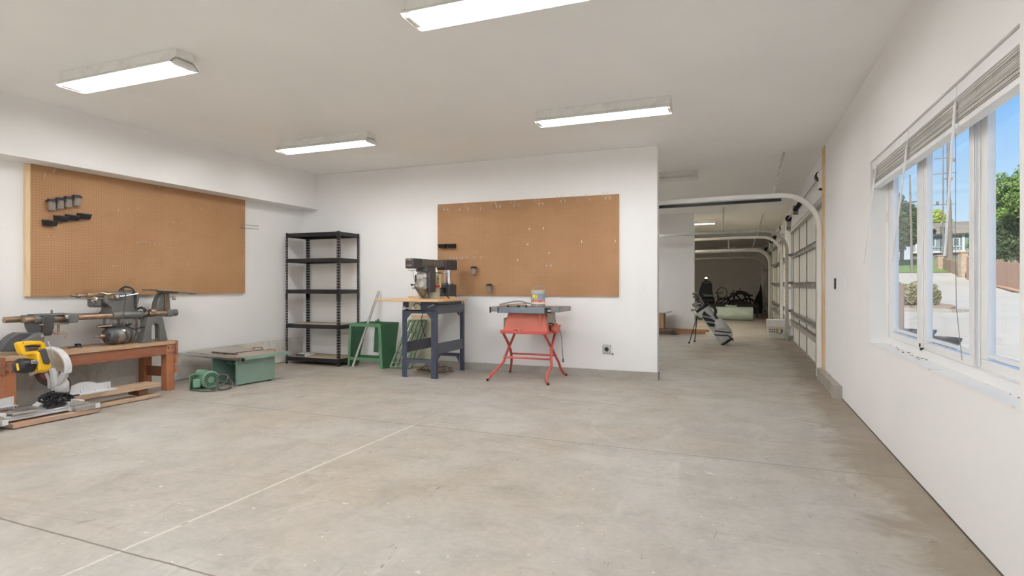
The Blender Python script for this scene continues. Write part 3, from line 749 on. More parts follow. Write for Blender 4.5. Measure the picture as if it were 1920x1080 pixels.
# curved foot at the near end, with a fat arched skirt
def trace(pts, x_, d_, mt, name, bev=.006):
    m = W(t); a_ = [PX(u, v, 'x', x_) for u, v in pts]; a_ = [V((p.x, p.y, max(p.z, BZ))) for p in a_]
    m.loft([a_, [p-V((d_, 0, 0)) for p in a_]], False); return m.build(name, mt, t, bev)
trace([(2, 660), (5, 650), (11, 641), (19, 633), (28, 627), (37, 623.5), (62, 624), (70, 630), (72, 658)], -5.66, .10, LD, 'near_foot', .01)
trace([(46, 659), (46, 639), (70, 624.5), (78, 623.5), (82, 626), (84, 632), (84, 659)], -5.60, .05, LG, 'foot_lug', .005)
W(t).cyl(PX(78, 629.5, 'x', -5.60), PX(78, 629.5, 'x', -5.60)+V((.008, 0, 0)), .013, n=14).build('lug_bolt', GALV, t)
# yoke joining foot and tubes
m = W(t); yk = [(-5.93, TZ+.03)] + [(x_, z_) for x_, z_ in ((-5.94, TZ-.02), (-5.92, TZ-.08), (-5.88, TZ-.12), (-5.84, TZ-.15))] + [(-5.70, TZ-.15), (-5.665, TZ-.08), (-5.655, TZ-.02), (-5.66, TZ+.03)]
m.prism(yk, (0, 3.24, 0), (1, 0, 0), (0, 0, 1), .10); m.build('bed_yoke', LD, t, .012)
for x_ in (TX1, TX2): W(t).cyl((x_, 3.09, TZ), (x_, 3.27, TZ), .036, n=24).build('tube_collar', LG, t, .004)
# sliding tool rest carriage
m = W(t).box((-5.93, 3.34, TZ-.045), (-5.64, 3.43, TZ+.04)); m.build('carriage', LG, t, .012)
m = W(t).box((-5.72, 3.13, TZ+.028), (-5.66, 3.36, TZ+.04)).box((-5.80, 3.1, TZ+.03), (-5.76, 3.38, TZ+.045)); m.build('tool_rest', LG, t, .004)
m = W(t).box((-5.70, 3.12, TZ-.055), (-5.66, 3.36, TZ-.04)); m.build('clamp_bar', RUST, t, .004)
W(t).lathe([(.0, 0), (.018, .003), (.022, .015), (.018, .028), (.0, .032)], (-5.66, 3.325, TZ+.012), (1, 0, 0), 14).build('knob', STEEL, t)
m = W(t).cyl((-5.68, 3.28, TZ-.05), (-5.68, 3.28, TZ-.13), .010, n=10).tube([(-5.68, 3.235, TZ-.125), (-5.68, 3.28, TZ-.135), (-5.68, 3.325, TZ-.125)], .008, 8).lathe([(.012, 0), (.012, .018)], (-5.68, 3.235, TZ-.13), (0, 0, 1), 10)
m.tube([(-5.67, 3.33, TZ-.13), (-5.66, 3.335, TZ-.15), (-5.665, 3.325, TZ-.19), (-5.67, 3.32, TZ-.165), (-5.67, 3.33, TZ-.135)], .004, 6); m.build('wing_screw', RUST, t)
m = W(t).cyl((-5.76, 3.27, TZ+.045), (-5.76, 3.27, TZ+.075), .008, n=8); m.build('rest_pin', DARKSTEEL, t)
# headstock: sleeves, body and top casting
for x_ in (TX1, TX2): W(t).cyl((x_, 3.76, TZ), (x_, 4.06, TZ), .038, n=24).build('headstock_sleeve', LG, t)
m = W(t)
def rng(y0, y1, x0, x1, z): return [(x0, y0, z), (x1, y0, z), (x1, y1, z), (x0, y1, z)]
m.loft([rng(3.76, 4.03, -5.88, -5.69, TZ+.01), rng(3.765, 4.0, -5.87, -5.69, TZ+.08), rng(3.69, 3.985, -5.87, -5.69, TZ+.13), rng(3.69, 3.97, -5.87, -5.69, TZ+.20), rng(3.74, 3.965, -5.85, -5.71, TZ+.235)], False)
m.build('headstock', LG, t, .015)
m = W(t).box((-5.85, 3.62, TZ+.085), (-5.72, 3.695, TZ+.20)); m.build('front_bearing', LG, t, .02)
m = W(t).cyl((-5.78, 3.44, TZ+.20), (-5.78, 3.66, TZ+.20), .012, n=12).cyl((-5.78, 3.58, TZ+.2), (-5.78, 3.66, TZ+.2), .024, n=14).cyl((-5.78, 3.49, TZ+.2), (-5.78, 3.52, TZ+.2), .022, n=14).cyl((-5.72, 3.55, TZ+.17), (-5.72, 3.70, TZ+.17), .012, n=10)
m.build('spindle', RUST, t)
W(t).lathe([(.032, 0), (.032, .012), (.018, .02), (.018, .03), (0, .03)], (-5.73, 3.63, TZ+.16), (0, -1, 0), 16).build('faceplate', STEEL, t)
m = W(t).cyl((-5.69, 3.74, TZ+.185), (-5.655, 3.74, TZ+.185), .016, n=14).tube([(-5.70, 3.60, TZ+.215), (-5.69, 3.66, TZ+.225), (-5.69, 3.72, TZ+.21), (-5.68, 3.78, TZ+.22)], .009, 8); m.build('quill_handle', BRASS, t)
W(t).lathe([(0, 0), (.022, .004), (.028, .02), (.022, .036), (0, .04)], (-5.69, 3.795, TZ+.185), (1, 0, 0), 16).build('knob', STEEL, t)
W(t).cyl((-5.665, 3.81, TZ+.185), (-5.66, 3.985, TZ+.21), .006, n=8).sphere((-5.66, 3.99, TZ+.21), .013, 10, 6).build('lock_rod', STEEL, t)
m = W(t).prism([(3.96, TZ+.10), (4.07, TZ+.10), (4.085, TZ+.16), (4.08, TZ+.20), (4.05, TZ+.235), (4.0, TZ+.25), (3.96, TZ+.245)], (-5.86, 0, 0), (0, 1, 0), (0, 0, 1), .10); m.build('pulley_cover', LG, t, .006)
m = W(t)
for k in range(3): m.tube([(-5.75+.02*k, 3.86+.012*k, TZ+.235), (-5.74, 3.89+.01*k, TZ+.27+.006*k), (-5.72, 3.94+.01*k, TZ+.275), (-5.69, 3.975, TZ+.245-.01*k), (-5.69, 3.985, TZ+.17)], .006, 7, sub=4)
m.tube([(-5.69, 3.985, TZ+.17), (-5.67, 3.97, TZ+.1), (-5.66, 3.98, TZ+.05), (-5.655, 4.03, TZ+.065), (-5.655, 4.07, TZ+.02)], .006, 7, sub=4)
m.tube([(-5.66, 3.99, TZ+.06), (-5.65, 4.02, TZ+.075), (-5.65, 4.06, TZ+.06), (-5.655, 4.075, TZ+.03)], .006, 7, sub=4)
m.build('power_cord', RUBBER, t)
# motor below the tubes, with its cradle and belt
m = W(t).loft([[(-5.78+a*math.cos(2*PI*i/20)*.085, 3.85+math.sin(2*PI*i/20)*b*.78, z_) for i in range(20)] for a, b, z_ in ((.5, .10, .672), (.9, .17, .69), (1.05, .205, .708), (1.05, .205, .715))]); m.build('motor_cradle', LD, t)
W(t).cyl((-5.70, 3.62, .708), (-5.70, 3.76, .708), .009, n=8).build('cradle_rod', RUST, t)
for x_, y_ in ((-5.72, 3.77), (-5.72, 3.93), (-5.85, 3.79), (-5.85, 3.93)): W(t).cyl((x_, y_, .71), (x_, y_, TZ-.02), .011, n=10).build('hanger_bolt', DARKSTEEL, t)
MC, MR = (-5.735, .608), .088
m = W(t).lathe([(.0, 3.72), (.05, 3.722), (.072, 3.735), (.083, 3.76), (MR, 3.79), (MR, 3.80)], (MC[0], 0, MC[1]), (0, 1, 0), 28); m.build('motor_end_bell', LD, t)
m = W(t).lathe([(MR-.002, 3.80), (MR+.001, 3.805), (MR+.001, 3.90), (MR-.002, 3.91)], (MC[0], 0, MC[1]), (0, 1, 0), 28); m.build('motor_casing', mat('motor_casing', (.30, .28, .26), .3, .85, var=.25, scale=9), t)
W(t).lathe([(MR-.002, 3.91), (.082, 3.94), (.06, 3.962), (.0, 3.968)], (MC[0], 0, MC[1]), (0, 1, 0), 28).build('motor_end_bell', LD, t)
m = W(t)
for k in range(6):
    a = k*PI/3+.3; m.cyl((MC[0]+.055*math.cos(a), 3.722, MC[1]+.055*math.sin(a)), (MC[0]+.055*math.cos(a), 3.732, MC[1]+.055*math.sin(a)), .0105, n=8)
m.build('vent_hole', BLACK, t)
W(t).cyl((MC[0], 3.62, MC[1]), (MC[0], 3.72, MC[1]), .008, n=10).cyl((MC[0], 3.67, MC[1]), (MC[0], 3.715, MC[1]), .020, n=14).build('motor_shaft', RUST, t)
m = W(t); pts = [(-5.70, 3.865, TZ+.25), (-5.655, 3.87, TZ+.20), (-5.655, 3.85, TZ+.05), (-5.645, 3.845, .73), (-5.64, 3.865, .65), (-5.64, 3.88, .59), (-5.655, 3.875, .55), (-5.69, 3.86, .524), (-5.80, 3.83, .56), (-5.83, 3.83, .64)]
m.tube(pts, .0055, 8, sub=4); m.build('belt', mat('grey_belt', (.075, .07, .065), .6), t)
for y_, z0, z1 in ((4.0, .60, 1.0), (4.05, .60, TZ)): 
    W(t).box((-5.70, y_, z0), (-5.688, y_+.014, z1)).build('motor_link', DARKSTEEL, t)
W(t).prism([(3.975, .545), (4.01, .535), (4.06, .58), (4.06, .63), (4.0, .62)], (-5.70, 0, 0), (0, 1, 0), (0, 0, 1), .012).build('link_plate', DARKSTEEL, t)
m = W(t).tube([(-5.655, 4.10, TZ+.01), (-5.65, 4.14, TZ-.05), (-5.65, 4.12, TZ-.12), (-5.655, 4.03, .675), (-5.67, 3.97, .66), (-5.70, 3.92, .69)], .006, 7, sub=4).tube([(-5.66, 4.055, TZ+.035), (-5.655, 4.09, TZ+.045), (-5.655, 4.115, TZ+.01), (-5.66, 4.10, TZ-.03)], .006, 7, sub=4); m.build('power_cord', RUBBER, t)
# far end: collar, table bracket and small tilting table
W(t).box((TX2-.045, 4.33, TZ-.04), (TX1+.045, 4.40, TZ+.04)).build('end_yoke', LG, t, .02)
for x_ in (TX1, TX2): W(t).cyl((x_, 4.385, TZ), (x_, 4.45, TZ), .037, n=22).build('tube_collar', LG, t)
W(t).cyl((TX1, 4.15, TZ+.02), (TX1, 4.20, TZ+.02), .03, n=16).build('lock_boss', RUST, t)
m = W(t); m.prism([(4.24, TZ+.02), (4.25, TZ+.11), (4.275, TZ+.17), (4.31, TZ+.215), (4.39, TZ+.215), (4.40, TZ+.1), (4.405, TZ+.02)], (-5.81, 0, 0), (0, 1, 0), (0, 0, 1), .09); m.build('table_bracket', LG, t, .01)
W(t).box((-5.72, 4.325, TZ+.03), (-5.705, 4.34, TZ+.2)).build('bracket_rib', RUST, t)
W(t).lathe([(0, 0), (.02, .004), (.02, .02), (0, .024)], (-5.715, 4.43, TZ+.155), (1, 0, 0), 12).cyl((-5.73, 4.395, TZ+.155), (-5.70, 4.43, TZ+.155), .008, n=8).build('knob', STEEL, t)
m = W(t); c0 = V((-5.77, 4.40, TZ+.232)); rt = Matrix.Rotation(R(-5), 3, 'X')
m.boxc(c0, (.24, .40, .012), rt).boxc(c0+V((0, 0, -.012)), (.10, .18, .016), rt); m.build('small_table', mat('greasy_iron_table', (.28, .24, .19), .42, .6, var=.3, scale=9), t, .003)
W(t).boxc(c0+V((-.02, .25, -.026)), (.10, .16, .014), rt).build('table_extension', DARKSTEEL, t, .003)
# pliers on the bench
t = thing('pliers', 'dark steel pliers lying open on the reddish bench top', 'pliers', (-5.86, 3.50, BZ))
MB().tube([(0, .04, .008), (.03, .0, .008), (.08, -.05, .008), (.11, -.10, .009)], .006, 7, rs=[.01, .009, .006, .006]).build('handle', DARKSTEEL, t)
MB().tube([(0, .04, .010), (.05, .03, .012), (.11, .0, .009), (.16, -.01, .009)], .006, 7, rs=[.01, .009, .006, .006]).build('handle', DARKSTEEL, t)
MB().boxc((-.015, .06, .014), (.03, .055, .026), Matrix.Rotation(.5, 3, 'Z')).cyl((0, .04, .002), (0, .04, .03), .014, n=12).build('jaw', BLACK, t, .003)

# ---------------------------------------------------------------- low timber rack of planks on the floor
RAW = wood('weathered_plank', (.40, .27, .17), (.52, .38, .26), 1, .75, 3, wear=(.33, .22, .15))
RAWP = wood('pinkish_plank', (.42, .25, .16), (.50, .32, .22), 1, .75, 3, wear=(.40, .33, .27))
BLOCK = wood('dark_wood_block', (.17, .075, .04), (.23, .11, .06), 1, .7, 4)
t = thing('timber_rack', 'low rack of rough pale planks and blocks on the floor under the yellow saw', 'timber rack', (-5.35, 3.1, 0))
W(t).box((-5.33, 2.66, .008), (-5.15, 3.30, .045)).build('plank', RAWP, t, .003)
W(t).box((-5.62, 2.2, .008), (-5.36, 2.70, .04)).build('plank', RAW, t, .003)
W(t).box((-5.44, 3.22, .006), (-5.31, 3.98, .038)).build('plank', RAW, t, .003)
W(t).box((-5.54, 3.21, .100), (-5.33, 4.0, .138)).build('plank', RAW, t, .003)
W(t).box((-5.74, 2.2, .100), (-5.53, 2.62, .138)).build('plank', RAW, t, .003)
for y_ in (2.52, 3.26, 3.80): W(t).box((-5.52 if y_ > 3 else -5.61, y_, .04), (-5.37 if y_ > 3 else -5.54, y_+.09, .10)).build('block', BLOCK if y_ > 3.5 or y_ < 3 else RAW, t, .003)
W(t).box((-5.30, 2.68, 0), (-5.18, 2.76, .008)).box((-5.30, 3.2, 0), (-5.18, 3.28, .008)).box((-5.6, 2.3, 0), (-5.4, 2.4, .008)).box((-5.42, 3.3, 0), (-5.33, 3.4, .006)).box((-5.42, 3.85, 0), (-5.33, 3.93, .006)).build('skid', BLOCK, t)

# ---------------------------------------------------------------- yellow compound mitre saw
YEL = mat('yellow_plastic', (.86, .50, .012), .38, var=.04)
SG = mat('satin_aluminium', (.60, .60, .61), .35, .55, var=.08, scale=8)
WA = mat('white_painted_casting', (.70, .70, .71), .4, .1, var=.05, dirt=(.4, .38, .36), dirt_amt=.3)
t = thing('miter_saw', 'yellow and silver power miter saw standing on planks in front of the bench', 'saw', (-5.30, 2.88, .045))
zb = .045
m = W(t); m.box((-5.47, 2.60, zb+.012), (-5.215, 3.13, zb+.05)); m.box((-5.215, 2.60, zb+.012), (-5.20, 3.13, zb+.03)); m.build('base_table', SG, t, .006)
m = W(t); m.lathe([(0, .05), (.13, .05), (.13, .062), (.0, .063)], (-5.34, 2.865, zb), (0, 0, 1), 32); m.build('turntable', SG, t)
W(t).boxc((-5.235, 2.76, zb+.065), (.10, .17, .02)).build('kerf_plate', GALV, t, .003)
for y0, y1, s_ in ((2.52, 2.64, -1), (3.08, 3.20, 1)):
    W(t).box((-5.50, y0, zb+.005), (-5.19, y1, zb+.085)).build('base_wing', WA, t, .006)
    ya, yb_ = (y0-.01, y1-.02) if s_ < 0 else (y0+.02, y1+.09)
    m = W(t); m.prism([(ya, zb), (yb_, zb), (yb_, zb+.045), (ya, zb+.045)], (-5.19, 0, 0), (0, 1, 0), (0, 0, 1), .05)
    m.prism([(y0, zb+.045), (y1+(.06 if s_ > 0 else 0), zb+.045), (y0+.01, zb+.11)], (-5.20, 0, 0), (0, 1, 0), (0, 0, 1), .02); m.build('front_foot', GALV, t, .004)
    W(t).box((-5.145, yb_-.035, zb+.002), (-5.138, yb_+.005, zb+.045)).build('foot_cap', WA, t, .003)
# fences left and right of the blade
def fence(y0, y1, prof, name='fence'):
    m = W(t); m.prism(prof, (-5.42, 0, 0), (0, 1, 0), (0, 0, 1), .012)
    m.box((-5.42, y0, zb+.096), (-5.36, y1, zb+.104)); return m
m = fence(2.44, 2.80, [(2.44, zb+.07), (2.80, zb+.07), (2.80, zb+.17), (2.70, zb+.16), (2.62, zb+.155), (2.52, zb+.15), (2.46, zb+.20), (2.44, zb+.19)])
for y_ in (2.50, 2.63, 2.78): m.prism([(-5.42, zb+.07), (-5.37, zb+.07), (-5.42, zb+.15)], (0, y_+.008, 0), (1, 0, 0), (0, 0, 1), .008)
m.build('fence', WA, t)
m = fence(3.16, 3.56, [(3.12, zb+.10), (3.56, zb+.10), (3.56, zb+.17), (3.44, zb+.17), (3.38, zb+.195), (3.30, zb+.20), (3.22, zb+.175), (3.16, zb+.12)])
for y_ in (3.30, 3.42, 3.54): m.prism([(-5.42, zb+.07), (-5.37, zb+.07), (-5.42, zb+.16)], (0, y_+.008, 0), (1, 0, 0), (0, 0, 1), .008)
m.box((-5.42, 3.12, zb+.096), (-5.34, 3.58, zb+.108)); m.build('fence', WA, t)
W(t).cyl((-5.36, 3.17, zb+.10), (-5.32, 3.17, zb+.10), .02, n=12).build('fence_knob', BLACKP, t)
# head: frame turned with the blade. lx = toward the viewer side, ly = along the motor axis, z up
ang = R(16.5); ex = V((math.cos(ang), math.sin(ang), 0)); ey = V((-math.sin(ang), math.cos(ang), 0)); ez = V((0, 0, 1))
def head_origin():
    p = PX(93, 690, 'x', -5.30); return p
HC = head_origin()
def HM():
    m4 = Matrix((( ex.x, ey.x, 0, HC.x), (ex.y, ey.y, 0, HC.y), (0, 0, 1, HC.z), (0, 0, 0, 1)))
    return MB(Matrix.LocRotScale(t.location, t.rotation_euler, None).inverted() @ m4)
m = HM(); m.lathe([(0, -.0015), (.150, -.0015), (.152, 0), (.150, .0015), (0, .0015)], (0, 0, 0), (0, 1, 0), 60)
m.build('blade', mat('dark_saw_blade', (.085, .075, .07), .3, .7, var=.2), t)
HM().lathe([(0, -.003), (.105, -.003), (.105, .003), (0, .003)], (0, 0, 0), (0, 1, 0), 40).build('blade_coating', mat('red_blade_paint', (.13, .015, .012), .35), t)
def guard_prof(a0, a1, r0, r1, n=20): return arc(0, 0, r1, a0, a1, n) + arc(0, 0, r0, a1, a0, n)
m = HM(); m.prism(guard_prof(-12, 205, .012, .166), (0, -.006, 0), (1, 0, 0), (0, 0, 1), .020); m.build('upper_guard', mat('guard_face', (.40, .37, .34), .35, .6, var=.1), t, .004)
m = HM(); m.prism(guard_prof(-14, 192, .155, .176), (0, .030, 0), (1, 0, 0), (0, 0, 1), .060); m.build('guard_rim', WA, t, .006)
m = HM(); m.prism(guard_prof(-75, 18, .12, .164), (0, .02, 0), (1, 0, 0), (0, 0, 1), .04); m.build('lower_guard', SG, t, .003)
# arm down to the pivot
A0 = PX(100, 700, 'x', -5.33); A1 = PX(122, 745, 'x', -5.40)
m = W(t)
def quad(c, hx, hy): return [(c[0]-hx, c[1]-hy, c[2]), (c[0]+hx, c[1]-hy, c[2]), (c[0]+hx, c[1]+hy, c[2]), (c[0]-hx, c[1]+hy, c[2])]
m.loft([quad(PX(101, 690, 'x', -5.235), .02, .035), quad(PX(108, 705, 'x', -5.24), .03, .045), quad(PX(113, 718, 'x', -5.25), .035, .055), quad(PX(113, 734, 'x', -5.28), .04, .055), quad((-5.40, 3.0, zb+.06), .05, .07)], False)
m.build('arm', WA, t, .012)
m = W(t)
p = [PX(99, 697, 'x', -5.30), PX(94, 722, 'x', -5.31), PX(97, 738, 'x', -5.32), PX(106, 742, 'x', -5.32), PX(103, 718, 'x', -5.31)]
m.tube([p[0], p[1], p[2], p[3]], .009, 7).tube([p[0], p[4], p[3]], .009, 7)
for a_, b_ in ((p[1], p[4]), (p[2], p[4]), (p[0], p[4])): m.tube([a_, b_], .006, 6)
m.build('arm_lattice', DARKSTEEL, t)
W(t).tube([PX(87, 700, 'x', -5.27), PX(92, 712, 'x', -5.28), PX(93, 728, 'x', -5.29)], .013, 8).build('guard_arm', SG, t)
# motor body
def hp(u, v, dx=0):      # point on the vertical plane through the motor axis
    a = (u-960)/F_PX; b = -(v-HORIZON)/F_PX; c, s = math.cos(YAW), math.sin(YAW)
    r = V((c*a-s, s*a+c, b)); o = V((0, 0, EYE)); q0 = HC + ex*(.06+dx); tt = (q0-o).dot(ex)/r.dot(ex); return o + r*tt
ax0, ax1 = hp(84, 686), hp(60, 686); axz = (ax1-ax0).normalized()
W(t).lathe([(.0, 0), (.052, .0), (.054, .01), (.054, (ax1-ax0).length), (.05, (ax1-ax0).length+.002)], ax0, axz, 28).build('motor_body', YEL, t)
W(t).lathe([(.050, 0), (.057, .004), (.060, .03), (.056, .075), (.045, .085), (.0, .09)], hp(52, 686), axz, 24).build('motor_cap', BLACKP, t)
W(t).lathe([(.0, 0), (.0535, .0), (.0535, .03), (.0, .03)], hp(57, 686), axz, 28).build('motor_collar', BLACKP, t)
m = W(t); e = hp(33, 688, .045); m.boxc(e+V((0, -.0, 0)), (.012, .010, .055), Matrix.Rotation(-.3, 3, 'Y')); m.build('brush_stripe', YEL, t)
m = W(t); lp = [hp(74, 674, .05), hp(58, 675.5, .05), hp(58, 682, .056), hp(74, 682, .056)]; m.loft([lp, [p_+ex*.004 for p_ in lp]], False); m.build('label', SG, t)
m = W(t)
for (u0, u1, vv) in ((60, 64, 679), (66, 70, 678.5), (62, 71, 681)): m.tube([hp(u0, vv, .062), hp((u0+u1)/2, vv-1.2, .062), hp(u1, vv, .062)], .0018, 5)
m.build('label_print', BLACKP, t)
# D handle: a flat loop, and its gear housing
def hpl(pts, dx=0): return [hp(u, v, dx) for u, v in pts]
o_out = [(34, 644), (40, 641), (60, 639), (80, 639), (84, 643), (90, 659), (88, 662), (81, 662), (72, 663), (62, 665), (45, 666), (40, 662)]
o_in = [(46.5, 649), (48, 648), (60, 646.5), (77, 646), (78.5, 647), (79.5, 653), (78.5, 656), (76, 657.5), (70, 658), (62, 659), (51, 660), (49.5, 659)]
m = W(t); A_, B_ = hpl(o_out, .022), hpl(o_in, .022); C_, D_ = hpl(o_out, -.022), hpl(o_in, -.022); n = len(A_)
C_ = [p_-ex*.044 for p_ in A_]; D_ = [p_-ex*.044 for p_ in B_]
vs = A_+B_+C_+D_; fs = []
for i in range(n):
    j = (i+1) % n; fs += [(i, j, n+j, n+i), (2*n+j, 2*n+i, 3*n+i, 3*n+j), (j, i, 2*n+i, 2*n+j), (n+i, n+j, 3*n+j, 3*n+i)]
m.add(vs, fs); m.build('d_handle', YEL, t, .008)
def slab(name, pts, d0, th, mt, bev=.004):
    m = W(t); a_ = hpl(pts, d0); m.loft([a_, [p_-ex*th for p_ in a_]], False); return m.build(name, mt, t, bev)
slab('gear_housing', [(70, 661), (88, 658), (93, 668), (98, 688), (88, 695), (72, 695), (73, 684)], .060, .115, YEL, .01)
slab('trigger', [(51, 649), (60, 647), (76, 648), (77, 651), (62, 650.5), (52, 652)], .008, .02, BLACKP)
slab('lock_button', [(52, 653), (78, 652), (78, 657), (56, 658.5)], -.012, .012, LG)
slab('switch_cover', [(76, 656), (87, 653), (96, 679), (93, 684), (84, 682)], .072, .03, mat('dark_grey_plastic', (.07, .068, .075), .5), .008)
m = W(t)
for u, v in ((44, 643), (79, 641), (87, 658), (73, 665), (80, 679), (71, 691)): 
    c_ = hp(u, v, .052 if v > 660 else .024); m.cyl(c_-ex*.004, c_+ex*.001, .004, n=8)
m.build('screw', BLACK, t)
m = W(t).tube([hp(90, 640, 0), hp(98, 660, .04), hp(103, 672, .04)], .004, 6); m.build('guard_link', SG, t)
# carry grip, hose and coiled cable
W(t).sphere(PX(119, 738, 'x', -5.30), (.035, .045, .03), 14, 8).build('grip_knob', RUBBER, t)
W(t).tube([PX(117, 700, 'x', -5.36), PX(122, 708, 'x', -5.34), PX(129, 714, 'x', -5.32), PX(129.5, 727, 'x', -5.31), PX(127, 737, 'x', -5.31)], .012, 8, sub=5).build('dust_hose', RUBBER, t)
m = W(t)
for k, (cu, cv, ru, rv) in enumerate(((103, 748, 31, 9.5), (101, 750, 29, 7.5), (108, 745, 28, 10), (96, 748, 22, 8.5), (117, 744, 17, 8), (100, 742, 14, 7))):
    pts = [PX(cu+ru*math.cos(a), cv+rv*math.sin(a)+1.6*math.sin(2*a+k), 'x', -5.24+.018*math.cos(a*1.5+k)) for a in [2*PI*i/14 for i in range(14)]]
    m.tube(pts, .0058, 6, closed=True, sub=3)
m.build('coiled_cable', RUBBER, t)
m = W(t)
for u, v, r_ in ((92, 742, .022), (88, 747, .02), (97, 753, .024), (104, 747, .02), (92, 757, .018), (118, 752, .02)): m.sphere(PX(u, v, 'x', -5.28), (r_, r_*1.3, r_*.7), 10, 6)
m.build('cable_bundle', RUBBER, t)
slab2 = W(t).bar(PX(88, 765, 'x', -5.215), PX(103, 757, 'x', -5.24), .02, .012).bar(PX(98, 764, 'x', -5.215), PX(112, 759, 'x', -5.23), .012, .01).bar(PX(84, 762, 'x', -5.22), PX(90, 757, 'x', -5.24), .03, .02); slab2.build('miter_lock', BLACKP, t, .003)
W(t).boxc(PX(143, 741, 'x', -5.212), (.006, .05, .012)).build('scale_window', BLACKP, t)

# ---------------------------------------------------------------- green table saw cabinet on the floor
GRN = mat('sage_green_enamel', (.245, .365, .295), .4, .05, var=.06, scale=5, dirt=(.28, .36, .28), dirt_amt=.3)
GRN2 = mat('mid_green_enamel', (.16, .27, .17), .45, .05, var=.12, dirt=(.22, .24, .16), dirt_amt=.4)
t = thing('table_saw', 'low sage green table saw cabinet without legs, sitting on the floor', 'table saw', (-5.094, 4.717, 0), R(-7))
w_, L_, z0, z1 = .457, .48, .012, .297
MB().box((-.012, .0, z0), (0, L_, z1)).build('side_panel', GRN, t, .003)
MB().box((-w_, .0, z0), (-w_+.012, L_, z1)).build('side_panel', GRN, t, .003)
MB().box((-w_+.012, L_-.01, z0), (-.012, L_, z1)).build('back_panel', GRN, t)
MB().box((-w_+.012, .01, z0), (-.012, L_-.01, z0+.008)).build('bottom_panel', GRN2, t)
MB().box((-.035, -.004, z0), (.0, .006, z1)).box((-w_, -.004, z0), (-w_+.022, .006, z1)).box((-w_+.022, -.004, z1-.02), (-.035, .006, z1)).build('front_flange', GRN, t)
MB().box((-.03, .02, 0), (-.005, .05, z0)).box((-.03, L_-.08, 0), (-.005, L_-.04, z0)).box((-w_+.005, .02, 0), (-w_+.03, .05, z0)).box((-w_+.005, L_-.08, 0), (-w_+.03, L_-.04, z0)).build('foot', BLACK, t)
MB().cyl((0, .045, .245), (.004, .045, .245), .009, n=10).cyl((0, L_-.03, .24), (.004, L_-.03, .24), .006, n=8).boxc((.002, .33, .255), (.003, .05, .008)).build('fastener', GALV, t)
IRON = mat('sawn_iron_table', (.43, .36, .29), .35, .55, var=.18, scale=6, dirt=(.42, .22, .13), dirt_amt=.35, dscale=3)
MB().box((-.62, -.035, z1), (.10, .60, z1+.030)).build('saw_table', IRON, t, .004)
MB().box((-.88, -.03, z1+.0), (-.625, .56, z1+.028)).build('extension_wing', GALV, t, .004)
MB().box((.101, -.035, z1-.006), (.108, .60, z1+.030)).build('table_edge', GRN, t)
MB().box((-.30, .03, z1+.030), (-.28, .55, z1+.034)).build('mitre_slot', BLACK, t)
MB().cyl((-.93, -.085, z1+.012), (.19, -.085, z1+.012), .017, n=16).build('fence_rail', STEEL, t)
MB().cyl((.19, -.085, z1+.012), (.205, -.085, z1+.012), .021, n=16).cyl((.15, -.085, z1+.012), (.155, -.085, z1+.012), .020, n=16).build('rail_cap', BLACKP, t)
MB().boxc((-.33, .07, z1+.04), (.42, .035, .014)).build('mitre_bar', DARKSTEEL, t, .002)
MB().tube([(-.42, .52, z1+.035), (-.40, .52, z1+.055), (-.28, .52, z1+.058), (-.26, .52, z1+.035)], .006, 7, sub=3).build('handle', BRASS, t)
MB().tube([(-.15, .50, z1+.035), (-.13, .50, z1+.05), (-.03, .50, z1+.05), (-.01, .50, z1+.035)], .006, 7, sub=3).build('handle', BRASS, t)
MB().sphere((-.43, .52, z1+.045), (.02, .014, .014), 10, 6).build('knob', BRASS, t)
m = MB().cyl((-.38, .16, .22), (-.14, .16, .215), .022, n=14).cyl((-.32, .16, .22), (-.28, .16, .22), .036, n=14).cyl((-.22, .16, .22), (-.19, .16, .22), .03, n=14); m.build('arbor', GRN2, t)
m = MB().cyl((-.14, .15, .215), (-.04, .10, .20), .012, n=10).boxc((-.25, .25, .26), (.3, .12, .03)); m.build('trunnion', DARKSTEEL, t)
# the green motor lying in front of the cabinet
t = thing('electric_motor', 'green electric motor with a slotted end lying on the floor by the table saw', 'motor', (-5.25, 4.47, 0), R(22))
gm = (.17, .31, .20)
GM = mat('green_motor_paint', (.17, .32, .22), .42, .1, var=.12, scale=12, dirt=(.22, .25, .16), dirt_amt=.3)
MB().lathe([(.085, -.10), (.092, -.09), (.092, .06), (.088, .075), (.080, .082), (.080, .070), (.0, .070)], (0, 0, .105), (.78, -.62, 0), 30).build('motor_casing', GM, t)
ax_ = V((.78, -.62, 0)).normalized(); sd = ax_.cross(V((0, 0, 1)))
c_ = V((0, 0, .105)) + ax_*.0705
m = MB(Matrix.Translation(c_))
for k in range(20):
    a = 2*PI*k/20; d_ = sd*math.cos(a) + V((0, 0, 1))*math.sin(a); m.bar(d_*.036, d_*.074, .007, .003, tuple(ax_))
m.build('vent_slots', BLACK, t)
MB(Matrix.Translation(c_)).lathe([(.03, 0), (.028, .008), (.0, .012)], (0, 0, 0), tuple(ax_), 20).build('end_cap', GM, t)
MB().lathe([(.0, 0), (.034, .002), (.037, .01), (.037, .10), (.034, .11), (0, .112)], V((-.10, -.02, .175)), (.95, -.2, 0), 16).build('capacitor_cover', GM, t)
MB().boxc((-.075, -.075, .075), (.075, .06, .09), Matrix.Rotation(R(20), 3, 'Z')).build('terminal_box', GM, t, .012)
MB().box((-.155, -.09, .0), (-.14, .07, .16)).box((-.14, -.06, .0), (.06, .06, .014)).build('mount_plate', GRN2, t, .004)
m = MB().tube([(-.13, -.11, .008), (-.02, -.15, .008), (.1, -.17, .008), (.22, -.08, .01), (.25, .03, .05), (.2, .0, .14), (.14, -.03, .15), (.12, -.05, .06), (.16, -.08, .01), (.24, .02, .008)], .006, 7, sub=5)
